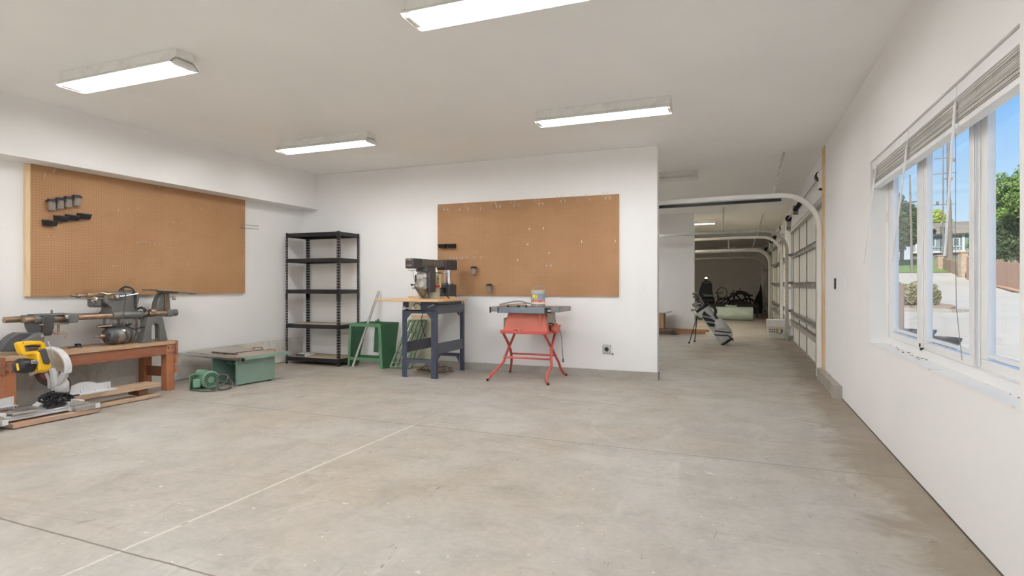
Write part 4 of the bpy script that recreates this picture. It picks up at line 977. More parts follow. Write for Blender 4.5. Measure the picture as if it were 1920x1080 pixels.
m.tube([(.1, -.13, .008), (.17, -.13, .03), (.22, -.04, .10), (.19, .02, .15), (.13, -.02, .13), (.15, -.08, .03), (.2, -.06, .008), (.23, .04, .008)], .0055, 7, sub=5); m.build('power_cord', mat('grey_cable', (.10, .095, .09), .6), t)

# ---------------------------------------------------------------- black boltless shelving in the corner
PART = mat('particle_board', (.50, .40, .28), .8, var=.1, scale=60)
t = thing('shelving_unit', 'tall black metal shelving unit with five shelves in the far left corner', 'shelving unit', (-5.94, 6.33, 0))
SW, SD, SH = .915, .445, 1.835
def post(px, py, sx, sy):
    m = MB(); T = .002; Wd = .036; pitch = .0381
    n = int(SH/pitch)
    for ax in (0, 1):
        def bx(a0, a1, z0, z1):
            if ax == 0: m.box((px+sx*a0, py, z0), (px+sx*a1, py+sy*T, z1))
            else: m.box((px, py+sy*a0, z0), (px+sx*T, py+sy*a1, z1))
        bx(0, .011, 0, SH); bx(Wd-.011, Wd, 0, SH)
        for k in range(n+1): z_ = k*pitch; bx(.011, Wd-.011, z_, min(SH, z_+.020))
    return m
for px_, sx in ((0, 1), (SW, -1)):
    for py_, sy in ((0, 1), (SD, -1)):
        p = post(px_, py_, sx, sy).build('upright', BLACK, t)
        MB().box((px_-sx*.002, py_-sy*.002, .90), (px_+sx*.038, py_+sy*.0, .985)).box((px_-sx*.002, py_-sy*.002, .90), (px_, py_+sy*.038, .985)).build('splice_plate', BLACK, p)
for k, z_ in enumerate((.045, .505, .985, 1.418, 1.775)):
    m = MB(); hb = .055
    for y0_ in (.003, SD-.014): m.box((.003, y0_, z_), (SW-.003, y0_+.011, z_+hb)).box((.003, y0_ if y0_ < .1 else y0_-.02, z_+hb*.35), (SW-.003, y0_+.03 if y0_ < .1 else y0_+.011, z_+hb*.42))
    m.build('long_beam', BLACK, t, .002)
    m = MB()
    for x0_ in (.003, SW-.014): m.box((x0_, .014, z_), (x0_+.011, SD-.014, z_+hb))
    m.build('short_beam', BLACK, t, .002)
    MB().box((.015, .015, z_+hb-.016), (SW-.015, SD-.015, z_+hb-.004)).build('shelf_board', PART if k < 2 else mat('dark_shelf_board', (.10, .10, .105), .6, .2) if k == 4 else PART, t)
t = thing('folder', 'flat grey white folder lying on the bottom shelf of the black shelving', 'folder', (-5.84, 6.42, .097), R(4))
MB().box((0, 0, 0), (.145, .24, .006)).box((0, 0, .03), (.145, .24, .036)).build('cover', mat('grey_white_card', (.62, .61, .60), .6), t, .002)
MB().box((.006, .006, .006), (.139, .234, .03)).build('pages', WALL, t)
MB().box((-.002, -.004, .0), (.147, .0, .034)).build('spine', mat('dark_binding', (.06, .06, .07), .5), t)

# ---------------------------------------------------------------- folded green stand with a rod leaning on it
GS = mat('bright_green_enamel', (.045, .135, .07), .42, .05, var=.12, scale=4, dirt=(.05, .11, .06), dirt_amt=.6, dscale=3.5)
GSL = mat('light_green_edge', (.105, .235, .125), .42, .05, var=.08)
t = thing('machine_stand', 'green sheet metal machine stand with flared sides next to the black shelving', 'stand', (-4.64, 6.38, 0))
def panel(a, b, c, d, th, mt, name, nrm):
    m = W(t); n = V(nrm)*th; q_ = [V(a), V(b), V(c), V(d)]; m.loft([q_, [p+n for p in q_]], False); return m.build(name, mt, t, .002)
yf = 6.38
panel((-4.925, yf, 0), (-4.885, yf, 0), (-4.858, yf, .590), (-4.893, yf, .592), .006, GSL, 'front_leg', (0, 1, 0))
panel((-4.408, yf, 0), (-4.360, yf, 0), (-4.395, yf, .588), (-4.435, yf, .590), .006, GSL, 'front_leg', (0, 1, 0))
panel((-4.888, yf-.003, .548), (-4.402, yf-.003, .546), (-4.400, yf-.003, .593), (-4.890, yf-.003, .595), .006, GSL, 'top_rail', (0, 1, 0))
panel((-4.90, yf-.004, .095), (-4.40, yf-.004, .095), (-4.40, yf-.004, .135), (-4.90, yf-.004, .135), .02, GSL, 'lower_rail', (0, 1, 0))
panel((-4.360, yf+.004, 0), (-4.31, 6.56, 0), (-4.340, 6.74, .590), (-4.395, yf+.004, .588), .004, GS, 'side_panel', (-1, 0, 0))
panel((-4.925, yf+.004, 0), (-4.89, 6.56, 0), (-4.855, 6.74, .595), (-4.893, yf+.004, .592), .004, GS, 'side_panel', (1, 0, 0))
panel((-4.73, 6.70, .17), (-4.66, 6.70, .17), (-4.66, 6.74, .61), (-4.73, 6.74, .61), .006, GS, 'back_leg', (0, 1, 0))
panel((-4.86, 6.74, .56), (-4.35, 6.74, .56), (-4.35, 6.74, .595), (-4.86, 6.74, .595), .006, GS, 'back_rail', (0, 1, 0))
panel((-4.885, 6.60, .10), (-4.33, 6.60, .10), (-4.33, 6.60, .14), (-4.885, 6.60, .14), .006, GS, 'back_rail', (0, 1, 0))
W(t).cyl((-4.66, 6.71, .60), (-4.66, 6.71, .635), .016, n=10).build('bolt', GSL, t)
m = W(t)
for x_, z_ in ((-4.895, .50), (-4.425, .47), (-4.91, .12), (-4.395, .09)): m.cyl((x_, yf-.006, z_), (x_, yf, z_), .006, n=8)
m.build('rivet', GALV, t)
a0 = V((-4.80, 6.335, .0)); a1 = V((-4.655, 6.74, 1.04)); dd = (a1-a0).normalized()
a1 = a0 + dd*1.1
t = thing('metal_channel', 'pair of joined thin silver metal bars leaning over the green stand', 'metal bar', a0)
sv = V((1, 0, 0)); up_ = sv.cross(dd)
SIL = mat('silver_bar', (.60, .58, .54), .35, .25, var=.1)
m = W(t).bar(a0+V((.0, 0, .012)), a1, .030, .006, tuple(up_)); m.build('flat_bar', SIL, t, .001)
m = W(t).bar(a0+V((-.013, -.006, .012)), a1+V((-.013, -.006, 0)), .005, .014, tuple(up_)).bar(a0+V((.013, -.006, .012)), a1+V((.013, -.006, 0)), .005, .014, tuple(up_)); m.build('channel_edge', GALV, t)

# ---------------------------------------------------------------- slatted green grille and cream panel behind the radial saw
GR = mat('olive_green_enamel', (.13, .19, .10), .45, .05, var=.2, dirt=(.22, .24, .16), dirt_amt=.4)
bl, br_, tl, trr = V((-4.30, 6.46, .012)), V((-4.02, 6.50, .012)), V((-4.145, 6.70, .635)), V((-3.905, 6.72, .64))
t = thing('steel_grille', 'green steel grille with long slats leaning against the wall behind the radial saw stand', 'grille', bl)
def gp(a, b): return bl.lerp(br_, a).lerp(tl.lerp(trr, a), b)
nn = (br_-bl).cross(tl-bl).normalized()
for a in (0.02, .27, .52, .77, .98): W(t).bar(gp(a, 0), gp(a, 1), .034 if 0.1 < a < .9 else .03, .022, tuple(nn)).build('slat', GR, t, .002)
for b in (.012, .10, .32, .5, .74, .985): W(t).bar(gp(0, b)-nn*.0, gp(1, b)-nn*.0, .016, .03, tuple(nn)).build('cross_bar', GR, t, .002)
m = W(t).bar(gp(.8, .02), gp(1.35, .30)+V((0, .05, 0)), .012, .012).bar(gp(1.0, .03), gp(1.5, .26)+V((0, .05, 0)), .012, .012); m.build('brace', DARKSTEEL, t)
CRM = mat('cream_board', (.62, .60, .46), .6, var=.04)
t = thing('cream_panel', 'tall cream coloured panel with a pinkish top edge standing behind the green grille', 'panel', (-3.98, 6.77, 0))
MB().box((-.18, -.012, 0), (.17, .012, .66)).build('board', CRM, t, .002)
MB().box((-.18, -.018, .66), (.17, .016, .70)).build('top_edge', mat('peach_edging', (.70, .46, .28), .6), t, .002)
# scrap under the stand
random.seed(11)
t = thing('scrap_box', 'shallow tray of rusty metal scrap on the floor under the radial saw stand', 'scrap tray', (-3.55, 6.36, 0))
MB().box((-.28, -.10, 0), (.20, .12, .012)).build('tray', mat('dirty_wood_tray', (.26, .20, .14), .8), t, .003)
SCR = mat('rusty_scrap', (.22, .16, .12), .6, .5, var=.5, scale=40, dirt=(.4, .36, .32), dirt_amt=.5, dscale=12)
m = MB()
for k in range(70):
    x, y = random.uniform(-.26, .18), random.uniform(-.09, .11); h_ = .085*(1-abs(x+.02)/.32)
    a = random.uniform(0, PI); l = random.uniform(.03, .08); z_ = .02+random.uniform(0, h_)
    d_ = V((math.cos(a), math.sin(a)*.6, random.uniform(-.4, .4)))*l
    if k % 3: m.cyl(V((x, y, z_))-d_/2, V((x, y, z_))+d_/2, random.uniform(.004, .01), n=6)
    else: m.boxc((x, y, z_), (l, .02, .008), Matrix.Rotation(a, 3, 'Z') @ Matrix.Rotation(random.uniform(-.5, .5), 3, 'X'))
m.tube([(-.22, -.08, .03), (-.12, -.09, .09), (-.04, -.09, .12), (.06, -.09, .08), (.12, -.09, .03)], .008, 7, sub=4)
tag(m.build('scrap_pieces', SCR, t), kind='stuff')

# ---------------------------------------------------------------- radial arm saw on its navy stand
NAVY = mat('navy_grey_enamel', (.055, .065, .105), .38, .15, var=.15, scale=5, dirt=(.16, .16, .17), dirt_amt=.3)
NAVYG = mat('blue_grey_enamel', (.085, .093, .115), .38, .15, var=.12, scale=5)
t = thing('radial_arm_saw', 'radial arm saw with a plywood top on a tall navy steel stand', 'saw', (-3.55, 6.3, 0))
x0, x1, y0, y1 = -3.775, -3.31, 5.93, 6.68
def lleg(x, y, sx, sy, h):
    m = W(t); a = .068; T = .003
    m.box((x, y, 0), (x+sx*a, y+sy*T, h)).box((x, y, 0), (x+sx*T, y+sy*a*.75, h))
    for k in range(8): 
        z_ = .12+k*.085
        m.cyl((x+sx*.05, y+sy*T, z_), (x+sx*.05, y+sy*T+sy*.002, z_), .004, n=6)
    return m.build('leg', NAVY, t, .002)
for x, sx in ((x0, 1), (x1, -1)):
    for y, sy in ((y0, 1), (y1, -1)): lleg(x, y, sx, sy, .80)
for y, nm in ((y0+.004, 'front'), (y1-.008, 'back')):
    W(t).box((x0+.004, y, .765), (x1-.004, y+.004, .80)).box((x0+.004, y, .795), (x1-.004, y+.03 if nm == 'front' else y-.03, .80)).build('top_rail', NAVYG, t)
    W(t).box((x0+.004, y, .175), (x1-.004, y+.004, .222)).box((x0+.004, y, .218), (x1-.004, y+.035 if nm == 'front' else y-.035, .222)).build('lower_rail', NAVYG, t)
for x, s_ in ((x0+.004, 1), (x1-.008, -1)):
    W(t).box((x, y0+.01, .285), (x+.004, y1-.01, .415)).build('side_brace', NAVYG, t)
    W(t).box((x, y0+.01, .76), (x+.004, y1-.01, .80)).build('side_rail', NAVYG, t)
m = W(t)
for x, sx in ((x0+.068, 1), (x1-.068, -1)):
    for y in (y0+.005, y1-.009):
        m.prism([(0, .765), (sx*.06, .765), (0, .70)] if sx > 0 else [(0, .765), (0, .70), (sx*.06, .765)], (x, y, 0), (1, 0, 0), (0, 0, 1), .003)
        m.prism([(0, .175), (sx*.05, .175), (0, .09)] if sx > 0 else [(0, .175), (0, .09), (sx*.05, .175)], (x, y, 0), (1, 0, 0), (0, 0, 1), .003)
m.build('gusset', NAVYG, t)
# base frame
W(t).box((x0+.02, y0-.02, .802), (x0+.10, y0+.0, .905)).box((x1-.20, y0-.02, .802), (x1+.0, y0, .905)).build('base_front', NAVY, t, .003)
W(t).box((x1-.025, y0, .80), (x1, y1, .865)).box((x1-.035, y0+.02, .865), (x1+.004, y1-.02, .872)).box((x1-.02, y0+.05, .872), (x1-.01, y1, .905)).build('base_side', NAVYG, t, .003)
W(t).box((x0+.02, y0, .81), (x0+.045, y1, .905)).box((x0+.045, y1-.03, .81), (x1-.025, y1, .905)).build('base_side', NAVY, t, .003)
W(t).box((x0+.10, y0-.016, .808), (x1-.20, y0+.002, .905)).build('control_panel', CRM, t, .003)
W(t).box((x1+.001, y1-.10, .87), (x1+.006, y1-.06, .91)).boxc((x1-.06, y0-.022, .858), (.09, .008, .01), Matrix.Rotation(-.35, 3, 'Y')).build('latch', GALV, t)
m = W(t).cyl((x0+.055, y0-.06, .832), (x0+.20, y0-.06, .832), .008, n=10).cyl((x0+.20, y0-.06, .832), (x0+.20, y0-.01, .832), .009, n=10)
m.sphere((x0+.065, y0-.06, .832), .024, 14, 8).sphere((x0+.195, y0-.065, .832), .022, 14, 8); m.build('elevation_crank', mat('pale_grip', (.62, .62, .62), .35), t)
W(t).tube([(x0+.17, y0-.02, .86), (x0+.20, y0-.022, .885), (x0+.235, y0-.022, .888), (x0+.27, y0-.022, .86)], .004, 6, sub=4).build('arc_scale', BLACKP, t)
PLY = wood('plywood_top', (.60, .38, .19), (.70, .47, .25), 0, .5, 3)
W(t).box((-4.0, 5.72, .912), (-3.17, 6.50, .938)).build('plywood_top', PLY, t, .003)
W(t).box((-3.9, 6.27, .938), (-3.24, 6.29, .965)).build('wood_fence', PLY, t)
# column and arm
SLATE = mat('slate_enamel', (.075, .075, .082), .38, .2, var=.12)
W(t).box((-3.585, 6.40, .938), (-3.385, 6.60, 1.115)).build('column_base', SLATE, t, .01)
W(t).prism([(6.36, .938), (6.62, .938), (6.60, 1.135), (6.42, 1.135)], (-3.52, 0, 0), (0, 1, 0), (0, 0, 1), .09).build('column_yoke', SLATE, t, .008)
CHR = mat('chromed_steel', (.75, .75, .76), .12, 1)
W(t).cyl((-3.455, 6.50, 1.10), (-3.455, 6.50, 1.30), .044, n=28).build('column', CHR, t)
AO = V((-3.455, 6.57, 0)); AE = V((-3.585, 5.80, 0)); ad = (AE-AO).normalized(); an = V((ad.y, -ad.x, 0))
def arm_box(l0, l1, w2, z0_, z1_, name, mt, bev=.006, off=0):
    m = W(t); a_ = AO+ad*l0+an*off; b_ = AO+ad*l1+an*off
    m.loft([[a_-an*w2+V((0, 0, z0_)), a_+an*w2+V((0, 0, z0_)), a_+an*w2+V((0, 0, z1_)), a_-an*w2+V((0, 0, z1_))], [b_-an*w2+V((0, 0, z0_)), b_+an*w2+V((0, 0, z0_)), b_+an*w2+V((0, 0, z1_)), b_-an*w2+V((0, 0, z1_))]], False)
    return m.build(name, mt, t, bev)
TAUPE = mat('taupe_grey_enamel', (.16, .145, .125), .4, .2, var=.1)
arm_box(-.05, .20, .072, 1.295, 1.425, 'arm_head', SLATE, .012)
arm_box(.20, .62, .058, 1.325, 1.415, 'arm', TAUPE, .008)
arm_box(.20, .60, .062, 1.405, 1.412, 'arm_rib', SLATE, .001); arm_box(.20, .60, .062, 1.335, 1.342, 'arm_rib', TAUPE, .001)
arm_box(.42, .435, .063, 1.325, 1.415, 'arm_rib', TAUPE, .001); arm_box(.30, .312, .063, 1.325, 1.415, 'arm_rib', TAUPE, .001)
arm_box(.62, .80, .062, 1.30, 1.42, 'arm_cap', SLATE, .012)
arm_box(.805, .812, .045, 1.39, 1.41, 'arm_label', STEEL, .001); arm_box(.805, .812, .045, 1.32, 1.345, 'arm_label', STEEL, .001)
# carriage, yoke and motor
cpt = PX(797, 520, 'y', 6.05)
W(t).box((cpt.x-.075, cpt.y-.09, 1.265), (cpt.x+.09, cpt.y+.10, 1.325)).build('carriage', SLATE, t, .006)
W(t).lathe([(.0, 0), (.06, .0), (.078, .02), (.080, .17), (.065, .195), (.0, .20)], (cpt.x-.015, cpt.y-.02, 1.065), (0, 0, 1), 24).build('motor_body', mat('silver_taupe', (.46, .43, .38), .35, .4, var=.08), t)
W(t).boxc((cpt.x-.015, cpt.y-.10, 1.205), (.085, .01, .055)).build('name_plate', SG, t, .004)
W(t).tube([PX(796+9*math.cos(a), 530-9*math.sin(a), 'y', 5.955) for a in [PI*.1+k*PI*.8/8 for k in range(9)]], .004, 6).build('tilt_scale', BLACKP, t)
W(t).lathe([(.0, 0), (.034, .0), (.036, .008), (0, .01)], (cpt.x+.005, cpt.y-.098, 1.115), (0, -1, 0), 18).build('tilt_dial', SG, t)
W(t).box((cpt.x+.06, cpt.y-.06, 1.02), (cpt.x+.105, cpt.y+.08, 1.27)).build('yoke_arm', SLATE, t, .006)
W(t).box((cpt.x-.135, cpt.y-.02, 1.115), (cpt.x-.085, cpt.y+.08, 1.23)).build('motor_end', BLACKP, t, .008)
W(t).lathe([(.0, -.115), (.02, -.112), (.045, -.09), (.062, -.05), (.085, -.015), (.11, .0), (.11, .018), (.0, .022)], (cpt.x-.035, cpt.y, 1.065), (0, 0, 1), 24).build('blade_guard', mat('taupe_guard', (.27, .25, .21), .35, .3), t)
W(t).box((cpt.x-.135, cpt.y-.085, 1.055), (cpt.x+.07, cpt.y+.05, 1.085)).build('guard_plate', mat('silver_taupe_b', (.42, .39, .34), .35, .4), t, .008)
m = W(t)
m.tube([PX(767.5, 500, 'y', 5.9), PX(766.5, 507, 'y', 5.9), PX(773, 507.5, 'y', 5.9), PX(780, 507, 'y', 5.9), PX(781.5, 503, 'y', 5.9), PX(781, 499, 'y', 5.9)], .004, 6, sub=3).tube([PX(773.5, 507.5, 'y', 5.9), PX(775, 515, 'y', 5.9), PX(777.5, 528, 'y', 5.9), PX(779, 531, 'y', 5.9), PX(783, 526, 'y', 5.9), PX(788, 519, 'y', 5.92)], .004, 6, sub=3)
m.build('pull_handle', GALV, t)
W(t).cyl(PX(771, 534, 'y', 5.9), PX(779, 534, 'y', 5.92), .006, n=8).sphere(PX(772, 534, 'y', 5.9), .014, 10, 6).build('clamp_knob', BLACKP, t)
W(t).tube([PX(778, 536, 'y', 5.9), PX(784, 545, 'y', 5.88), PX(791, 553, 'y', 5.86), PX(792, 558.5, 'y', 5.85)], .0065, 7, sub=4).build('dust_cord', RUBBER, t)
W(t).tube([PX(801, 540, 'y', 5.93), PX(802, 548, 'y', 5.93), PX(802.5, 559, 'y', 5.93)], .006, 7, sub=3).build('power_cord', RUBBER, t)
W(t).box((-3.565, 6.16, .938), (-3.43, 6.24, 1.075)).build('switch_box', CRM, t, .004)
W(t).box((-3.62, 6.10, .94), (-3.57, 6.16, 1.03)).build('box_tab', CRM, t, .002)
lb = PX(817.5, 515, 'y', 6.14); W(t).box((lb.x-.002, lb.y, 1.075), (lb.x+.056, lb.y+.03, 1.235)).build('warning_label', mat('ochre_label', (.52, .42, .24), .5), t, .002)
W(t).box((lb.x+.0, lb.y-.002, 1.075), (lb.x+.054, lb.y, 1.108)).build('label_band', mat('red_label', (.55, .06, .05), .5), t)
m = W(t)
for k, z_ in enumerate((1.205, 1.18, 1.155, 1.13)): m.boxc((lb.x+.028, lb.y-.002, z_), (.012+.01*(k % 2), .002, .014), Matrix.Rotation(.4*(k-1), 3, 'Y'))
m.build('label_print', BLACKP, t)
m = W(t)
m.tube([PX(826, 538, 'y', 6.2), PX(832, 548, 'y', 6.2), PX(838, 555, 'y', 6.2), PX(843, 560, 'y', 6.2)], .007, 7, sub=4).boxc((-3.455, 6.385, 1.01), (.05, .012, .12))
m.build('column_lock', BLACKP, t)
W(t).cyl(PX(815, 512, 'y', 6.2), PX(838, 511, 'y', 6.2), .007, n=8).sphere(PX(838, 511, 'y', 6.2), .012, 10, 6).build('arm_lock_lever', CHR, t)
W(t).box((-3.70, 6.0, .938), (-3.60, 6.08, .943)).build('rag', SG, t)
W(t).tube([PX(793.5, 584, 'y', 5.9), PX(790, 600, 'y', 5.9), PX(792, 612, 'y', 5.9), PX(796, 628, 'y', 5.92)], .005, 6, sub=5).build('power_cord', RUBBER, t)
W(t).boxc(PX(796.5, 629, 'y', 5.92), (.016, .016, .03)).build('plug', BLACKP, t)

# ---------------------------------------------------------------- red bench saw on folding legs
REDE = mat('salmon_red_enamel', (.60, .155, .10), .42, .05, var=.08, scale=4, dirt=(.55, .26, .18), dirt_amt=.4)
REDL = mat('red_leg_enamel', (.50, .085, .065), .38, .05, var=.08)
t = thing('bench_saw', 'small red table saw with grey top on crossed folding red legs', 'table saw', (-2.3, 6.36, 0))
bx0, bx1, by0, by1 = -2.50, -2.03, 6.12, 6.50; zb_, zt_ = .575, .79
m = W(t); f0, f1 = .045, .0
m.loft([[(bx0-.03, by0-.02, zb_), (bx1+.03, by0-.02, zb_), (bx1+.03, by1+.02, zb_), (bx0-.03, by1+.02, zb_)],
        [(bx0-.025, by0-.015, zb_+.03), (bx1+.025, by0-.015, zb_+.03), (bx1+.025, by1+.015, zb_+.03), (bx0-.025, by1+.015, zb_+.03)],
        [(bx0+.02, by0+.02, zt_), (bx1-.0, by0+.02, zt_), (bx1-.0, by1-.02, zt_), (bx0+.02, by1-.02, zt_)]], False)
m.build('body', REDE, t, .006)
W(t).box((bx0-.055, by0-.045, zb_-.025), (bx1+.035, by0-.02, zb_+.012)).box((bx0-.055, by1+.02, zb_-.025), (bx1+.035, by1+.045, zb_+.012)).box((bx0-.055, by0-.02, zb_-.025), (bx0-.03, by1+.02, zb_+.012)).box((bx1+.012, by0-.02, zb_-.025), (bx1+.035, by1+.02, zb_+.012)).build('base_flange', REDL, t, .005)
m = W(t).prism([(by0+.02, zb_+.035), (by1-.02, zb_+.035), (by1-.06, zt_-.005), (by0+.05, zt_-.005)], (bx1+.006, 0, 0), (0, 1, 0), (0, 0, 1), .014); m.build('side_panel', mat('taupe_metal', (.33, .28, .22), .45, .4, var=.2), t)
m = W(t).box((bx0-.045, by0+.03, zb_+.03), (bx0-.0, by1-.03, zb_+.15)); m.build('side_panel', mat('taupe_metal_b', (.36, .29, .22), .45, .4, var=.2), t, .01)
W(t).box((bx1-.075, by0-.008, zb_+.04), (bx1-.03, by0+.004, zt_)).build('corner_rib', REDE, t, .008)
W(t).cyl((bx0+.10, by0-.02, zb_+.015), (bx0+.15, by0-.02, zb_+.015), .006, n=8).boxc((bx0+.20, by0-.022, zb_+.02), (.02, .006, .006)).build('slot', BLACK, t)
IR2 = mat('dirty_grey_table', (.26, .26, .26), .4, .5, var=.25, scale=6, dirt=(.42, .26, .2), dirt_amt=.5, dscale=4)
BGR = mat('blue_grey_front', (.20, .235, .28), .4, .4, var=.15, scale=7, dirt=(.1, .1, .1), dirt_amt=.4)
tx0, tx1, ty0, ty1, tz = -2.66, -1.965, 6.02, 6.56, .855
W(t).box((tx0+.11, ty0+.006, tz-.03), (tx1-.0, ty1, tz)).build('saw_table', IR2, t, .003)
W(t).box((tx0, ty0+.006, tz-.055), (tx0+.105, ty1, tz)).build('extension_wing', IR2, t, .003)
W(t).box((tx1+.005, ty0+.1, tz-.055), (tx1+.105, ty1+.03, tz)).build('extension_wing', IR2, t, .003)
W(t).box((tx0+.11, ty0-.012, tz-.066), (tx1-.03, ty0+.004, tz-.004)).build('front_rail', BGR, t, .004)
m = W(t)
for x_ in (tx0, tx0+.10, tx1-.03): m.box((x_, ty0-.014, tz-.068), (x_+.012 if x_ < -2 else x_+.03, ty0+.004, tz))
m.build('rail_end', BLACK, t)
for k in range(3): W(t).box((tx0+.14+.17*k, ty0-.016, tz-.05), (tx0+.25+.17*k, ty0-.011, tz-.02)).build('rail_recess', BGR, t, .003)
FM = mat('brownish_fence', (.33, .24, .18), .4, .5, var=.2, dirt=(.48, .3, .24), dirt_amt=.4)
W(t).boxc((-2.43, 6.18, tz+.013), (.32, .04, .022), Matrix.Rotation(R(14), 3, 'Z')).build('rip_fence', FM, t, .004)
W(t).boxc((-2.48, 6.40, tz+.022), (.34, .13, .010), Matrix.Rotation(R(8), 3, 'Z') @ Matrix.Rotation(R(-4), 3, 'Y')).build('mitre_gauge', FM, t, .003)
W(t).tube([(-2.62, 6.2, tz+.02), (-2.5, 6.30, tz+.05), (-2.40, 6.34, tz+.055), (-2.29, 6.33, tz+.03)], .009, 7, sub=4).build('guard_bar', IR2, t)
m = W(t)
for x_, y_ in ((-2.44, 6.03), (-2.33, 6.06), (-2.31, 6.04), (-2.22, 6.03)): m.cyl((x_, y_, tz), (x_, y_, tz+.02), .011, n=10)
m.build('fence_knob', BLACK, t)
# crossed legs
for xx, s_ in ((-2.53, -1), (-2.03, 1)):
    ft = -2.69 if s_ < 0 else -1.955
    def lg(ytop, yfoot, dx, name):
        sy = 1 if yfoot > ytop else -1
        pts = [(xx+dx, ytop, zb_-.02), (xx+dx+s_*.01, lerp(ytop, yfoot, .30), .42), (xx+dx+s_*.02, lerp(ytop, yfoot, .47), .33), (xx+dx+s_*.035, lerp(ytop, yfoot, .58), .25), (xx+dx+s_*.05, lerp(ytop, yfoot, .66), .19), (ft-s_*.04, lerp(ytop, yfoot, .88), .08), (ft, yfoot, .012)]
        W(t).tube(pts, .0155, 10, sub=4).build(name, REDL, t)
        d_ = (V(pts[-1])-V(pts[-2])).normalized(); W(t).cyl(V(pts[-1])-d_*.016, V(pts[-1])+d_*.004, .0165, n=10).build('rubber_foot', RUBBER, t)
    lg(6.50, 6.01, .008, 'leg'); lg(6.12, 6.72, -.008, 'leg')
    W(t).cyl((xx-.012, 6.31, .365), (xx+.02, 6.31, .365), .006, n=8).build('pivot_bolt', GALV, t)
for y_, z_ in ((6.20, .262), (6.47, .275)):
    W(t).cyl((-2.565, y_, z_), (-2.0, y_, z_), .011, n=10).build('cross_bar', REDL, t)
# motor, switch box and cord on the right
W(t).lathe([(.0, 0), (.04, .0), (.052, .015), (.054, .07), (.045, .085), (0, .09)], (-2.0, 6.30, .605), (1, -.25, 0), 24).build('motor', REDE, t)
W(t).box((-1.965, 6.24, .64), (-1.885, 6.30, .652)).box((-1.96, 6.25, .652), (-1.93, 6.29, .667)).build('motor_top', REDE, t, .003)
W(t).tube([(-2.03, 6.24, .66), (-2.0, 6.22, .67), (-1.97, 6.22, .665), (-1.95, 6.22, .655)], .006, 7, sub=3).boxc((-2.0, 6.22, .60), (.012, .012, .09)).build('crank', BLACKP, t)
W(t).tube([(-1.90, 6.27, .60), (-1.875, 6.26, .50), (-1.865, 6.25, .38), (-1.855, 6.25, .27)], .0045, 6, sub=4).build('power_cord', mat('grey_cord_b', (.12, .11, .10), .6), t)
W(t).boxc((-1.855, 6.25, .25), (.02, .02, .04)).build('plug', mat('plug_grey', (.15, .14, .13), .6), t, .003)
# the paint can
q = N('can_label'); tc = q.n('ShaderNodeSeparateXYZ', i_0=q.tc.outputs['Object']); z = tc.outputs[2]; x = tc.outputs[0]
base = q.ramp(z, [(.0, (.30, .28, .27))]); 
cr = [( .0, (.20, .19, .18)), (.032, (.16, .15, .15)), (.034, (.80, .76, .68)), (.048, (.80, .76, .68)), (.050, (.62, .12, .10)), (.075, (.60, .14, .16)), (.078, (.30, .36, .44)), (.150, (.42, .44, .47)), (.152, (.55, .55, .54)), (.19, (.58, .58, .58))]
rp = q.t.nodes.new('ShaderNodeValToRGB'); rp.color_ramp.interpolation = 'CONSTANT'; q.set(rp.inputs[0], q.math('MULTIPLY', z, 5.))
els = rp.color_ramp.elements
while len(els) < len(cr): els.new(.5)
for e_, (p_, c_) in zip(els, cr): e_.position = p_*5; e_.color = (*c_, 1)
n1 = q.noise(24, 4, .7); blotch = q.ramp(n1, [(.50, 0.), (.56, 1.)])
left = q.ramp(x, [(.0, 1.), (.012, 0.)])
c = q.mix(q.math('MULTIPLY', blotch, .25), rp.outputs[0], (.66, .60, .55))
CANL = q.out(c, .35, .1)
t = thing('paint_can', 'metal gallon can with a colourful label and wire handle standing on the red bench saw', 'can', (-2.171, 6.30, tz))
MB().lathe([(.0, 0), (.082, 0), (.085, .004), (.083, .008), (.083, .178), (.086, .184), (.084, .190), (.078, .190), (.076, .180), (.0, .180)], (0, 0, 0), (0, 0, 1), 36).build('can_body', CANL, t)
YL = mat('yellow_print', (.85, .72, .02), .4, var=.05); OR_ = mat('orange_print', (.75, .36, .03), .4)
def wrap(u, z, r=.0838): a = -PI/2 + u/.083 + .12; return (r*math.cos(a), r*math.sin(a), z)
def stroke(m, pts, w=.005):
    for (u0, z0_), (u1, z1_) in zip(pts, pts[1:]):
        for k in range(3):
            a = (lerp(u0, u1, k/3), lerp(z0_, z1_, k/3)); b = (lerp(u0, u1, (k+1)/3), lerp(z0_, z1_, (k+1)/3)); m.bar(wrap(*a), wrap(*b), w, .0012, wrap(lerp(a[0], b[0], .5), 0, 1))
m = MB(); s_ = .026
for k, L2 in enumerate(([(0, 0), (.004, .04), (.012, .02), (.018, .045), (.02, 0)], [(0, 0), (.008, .045), (.016, 0), (.012, .015), (.003, .015)], [(0, 0), (.016, .042), (.008, .021), (.0, .042), (.016, 0)])):
    stroke(m, [(-.055+k*.024+a, .10+b-.006*abs(k-1)) for a, b in L2], .008)
m.build('label_lettering', YL, t)
m = MB(); stroke(m, [(-.05, .060), (-.02, .060)], .010); stroke(m, [(-.015, .060), (.012, .062)], .008); m.build('label_lettering', OR_, t)
MB().tube([(-.080, 0, .165), (-.07, .02, .20), (-.02, .06, .235), (.03, .06, .232), (.075, .02, .20), (.082, 0, .165)], .0022, 6, sub=5).build('wire_handle', GALV, t)
MB().lathe([(.0, 0), (.008, .002), (.008, .005), (0, .007)], (.083, 0, .165), (1, 0, 0), 10).build('handle_boss', GALV, t)

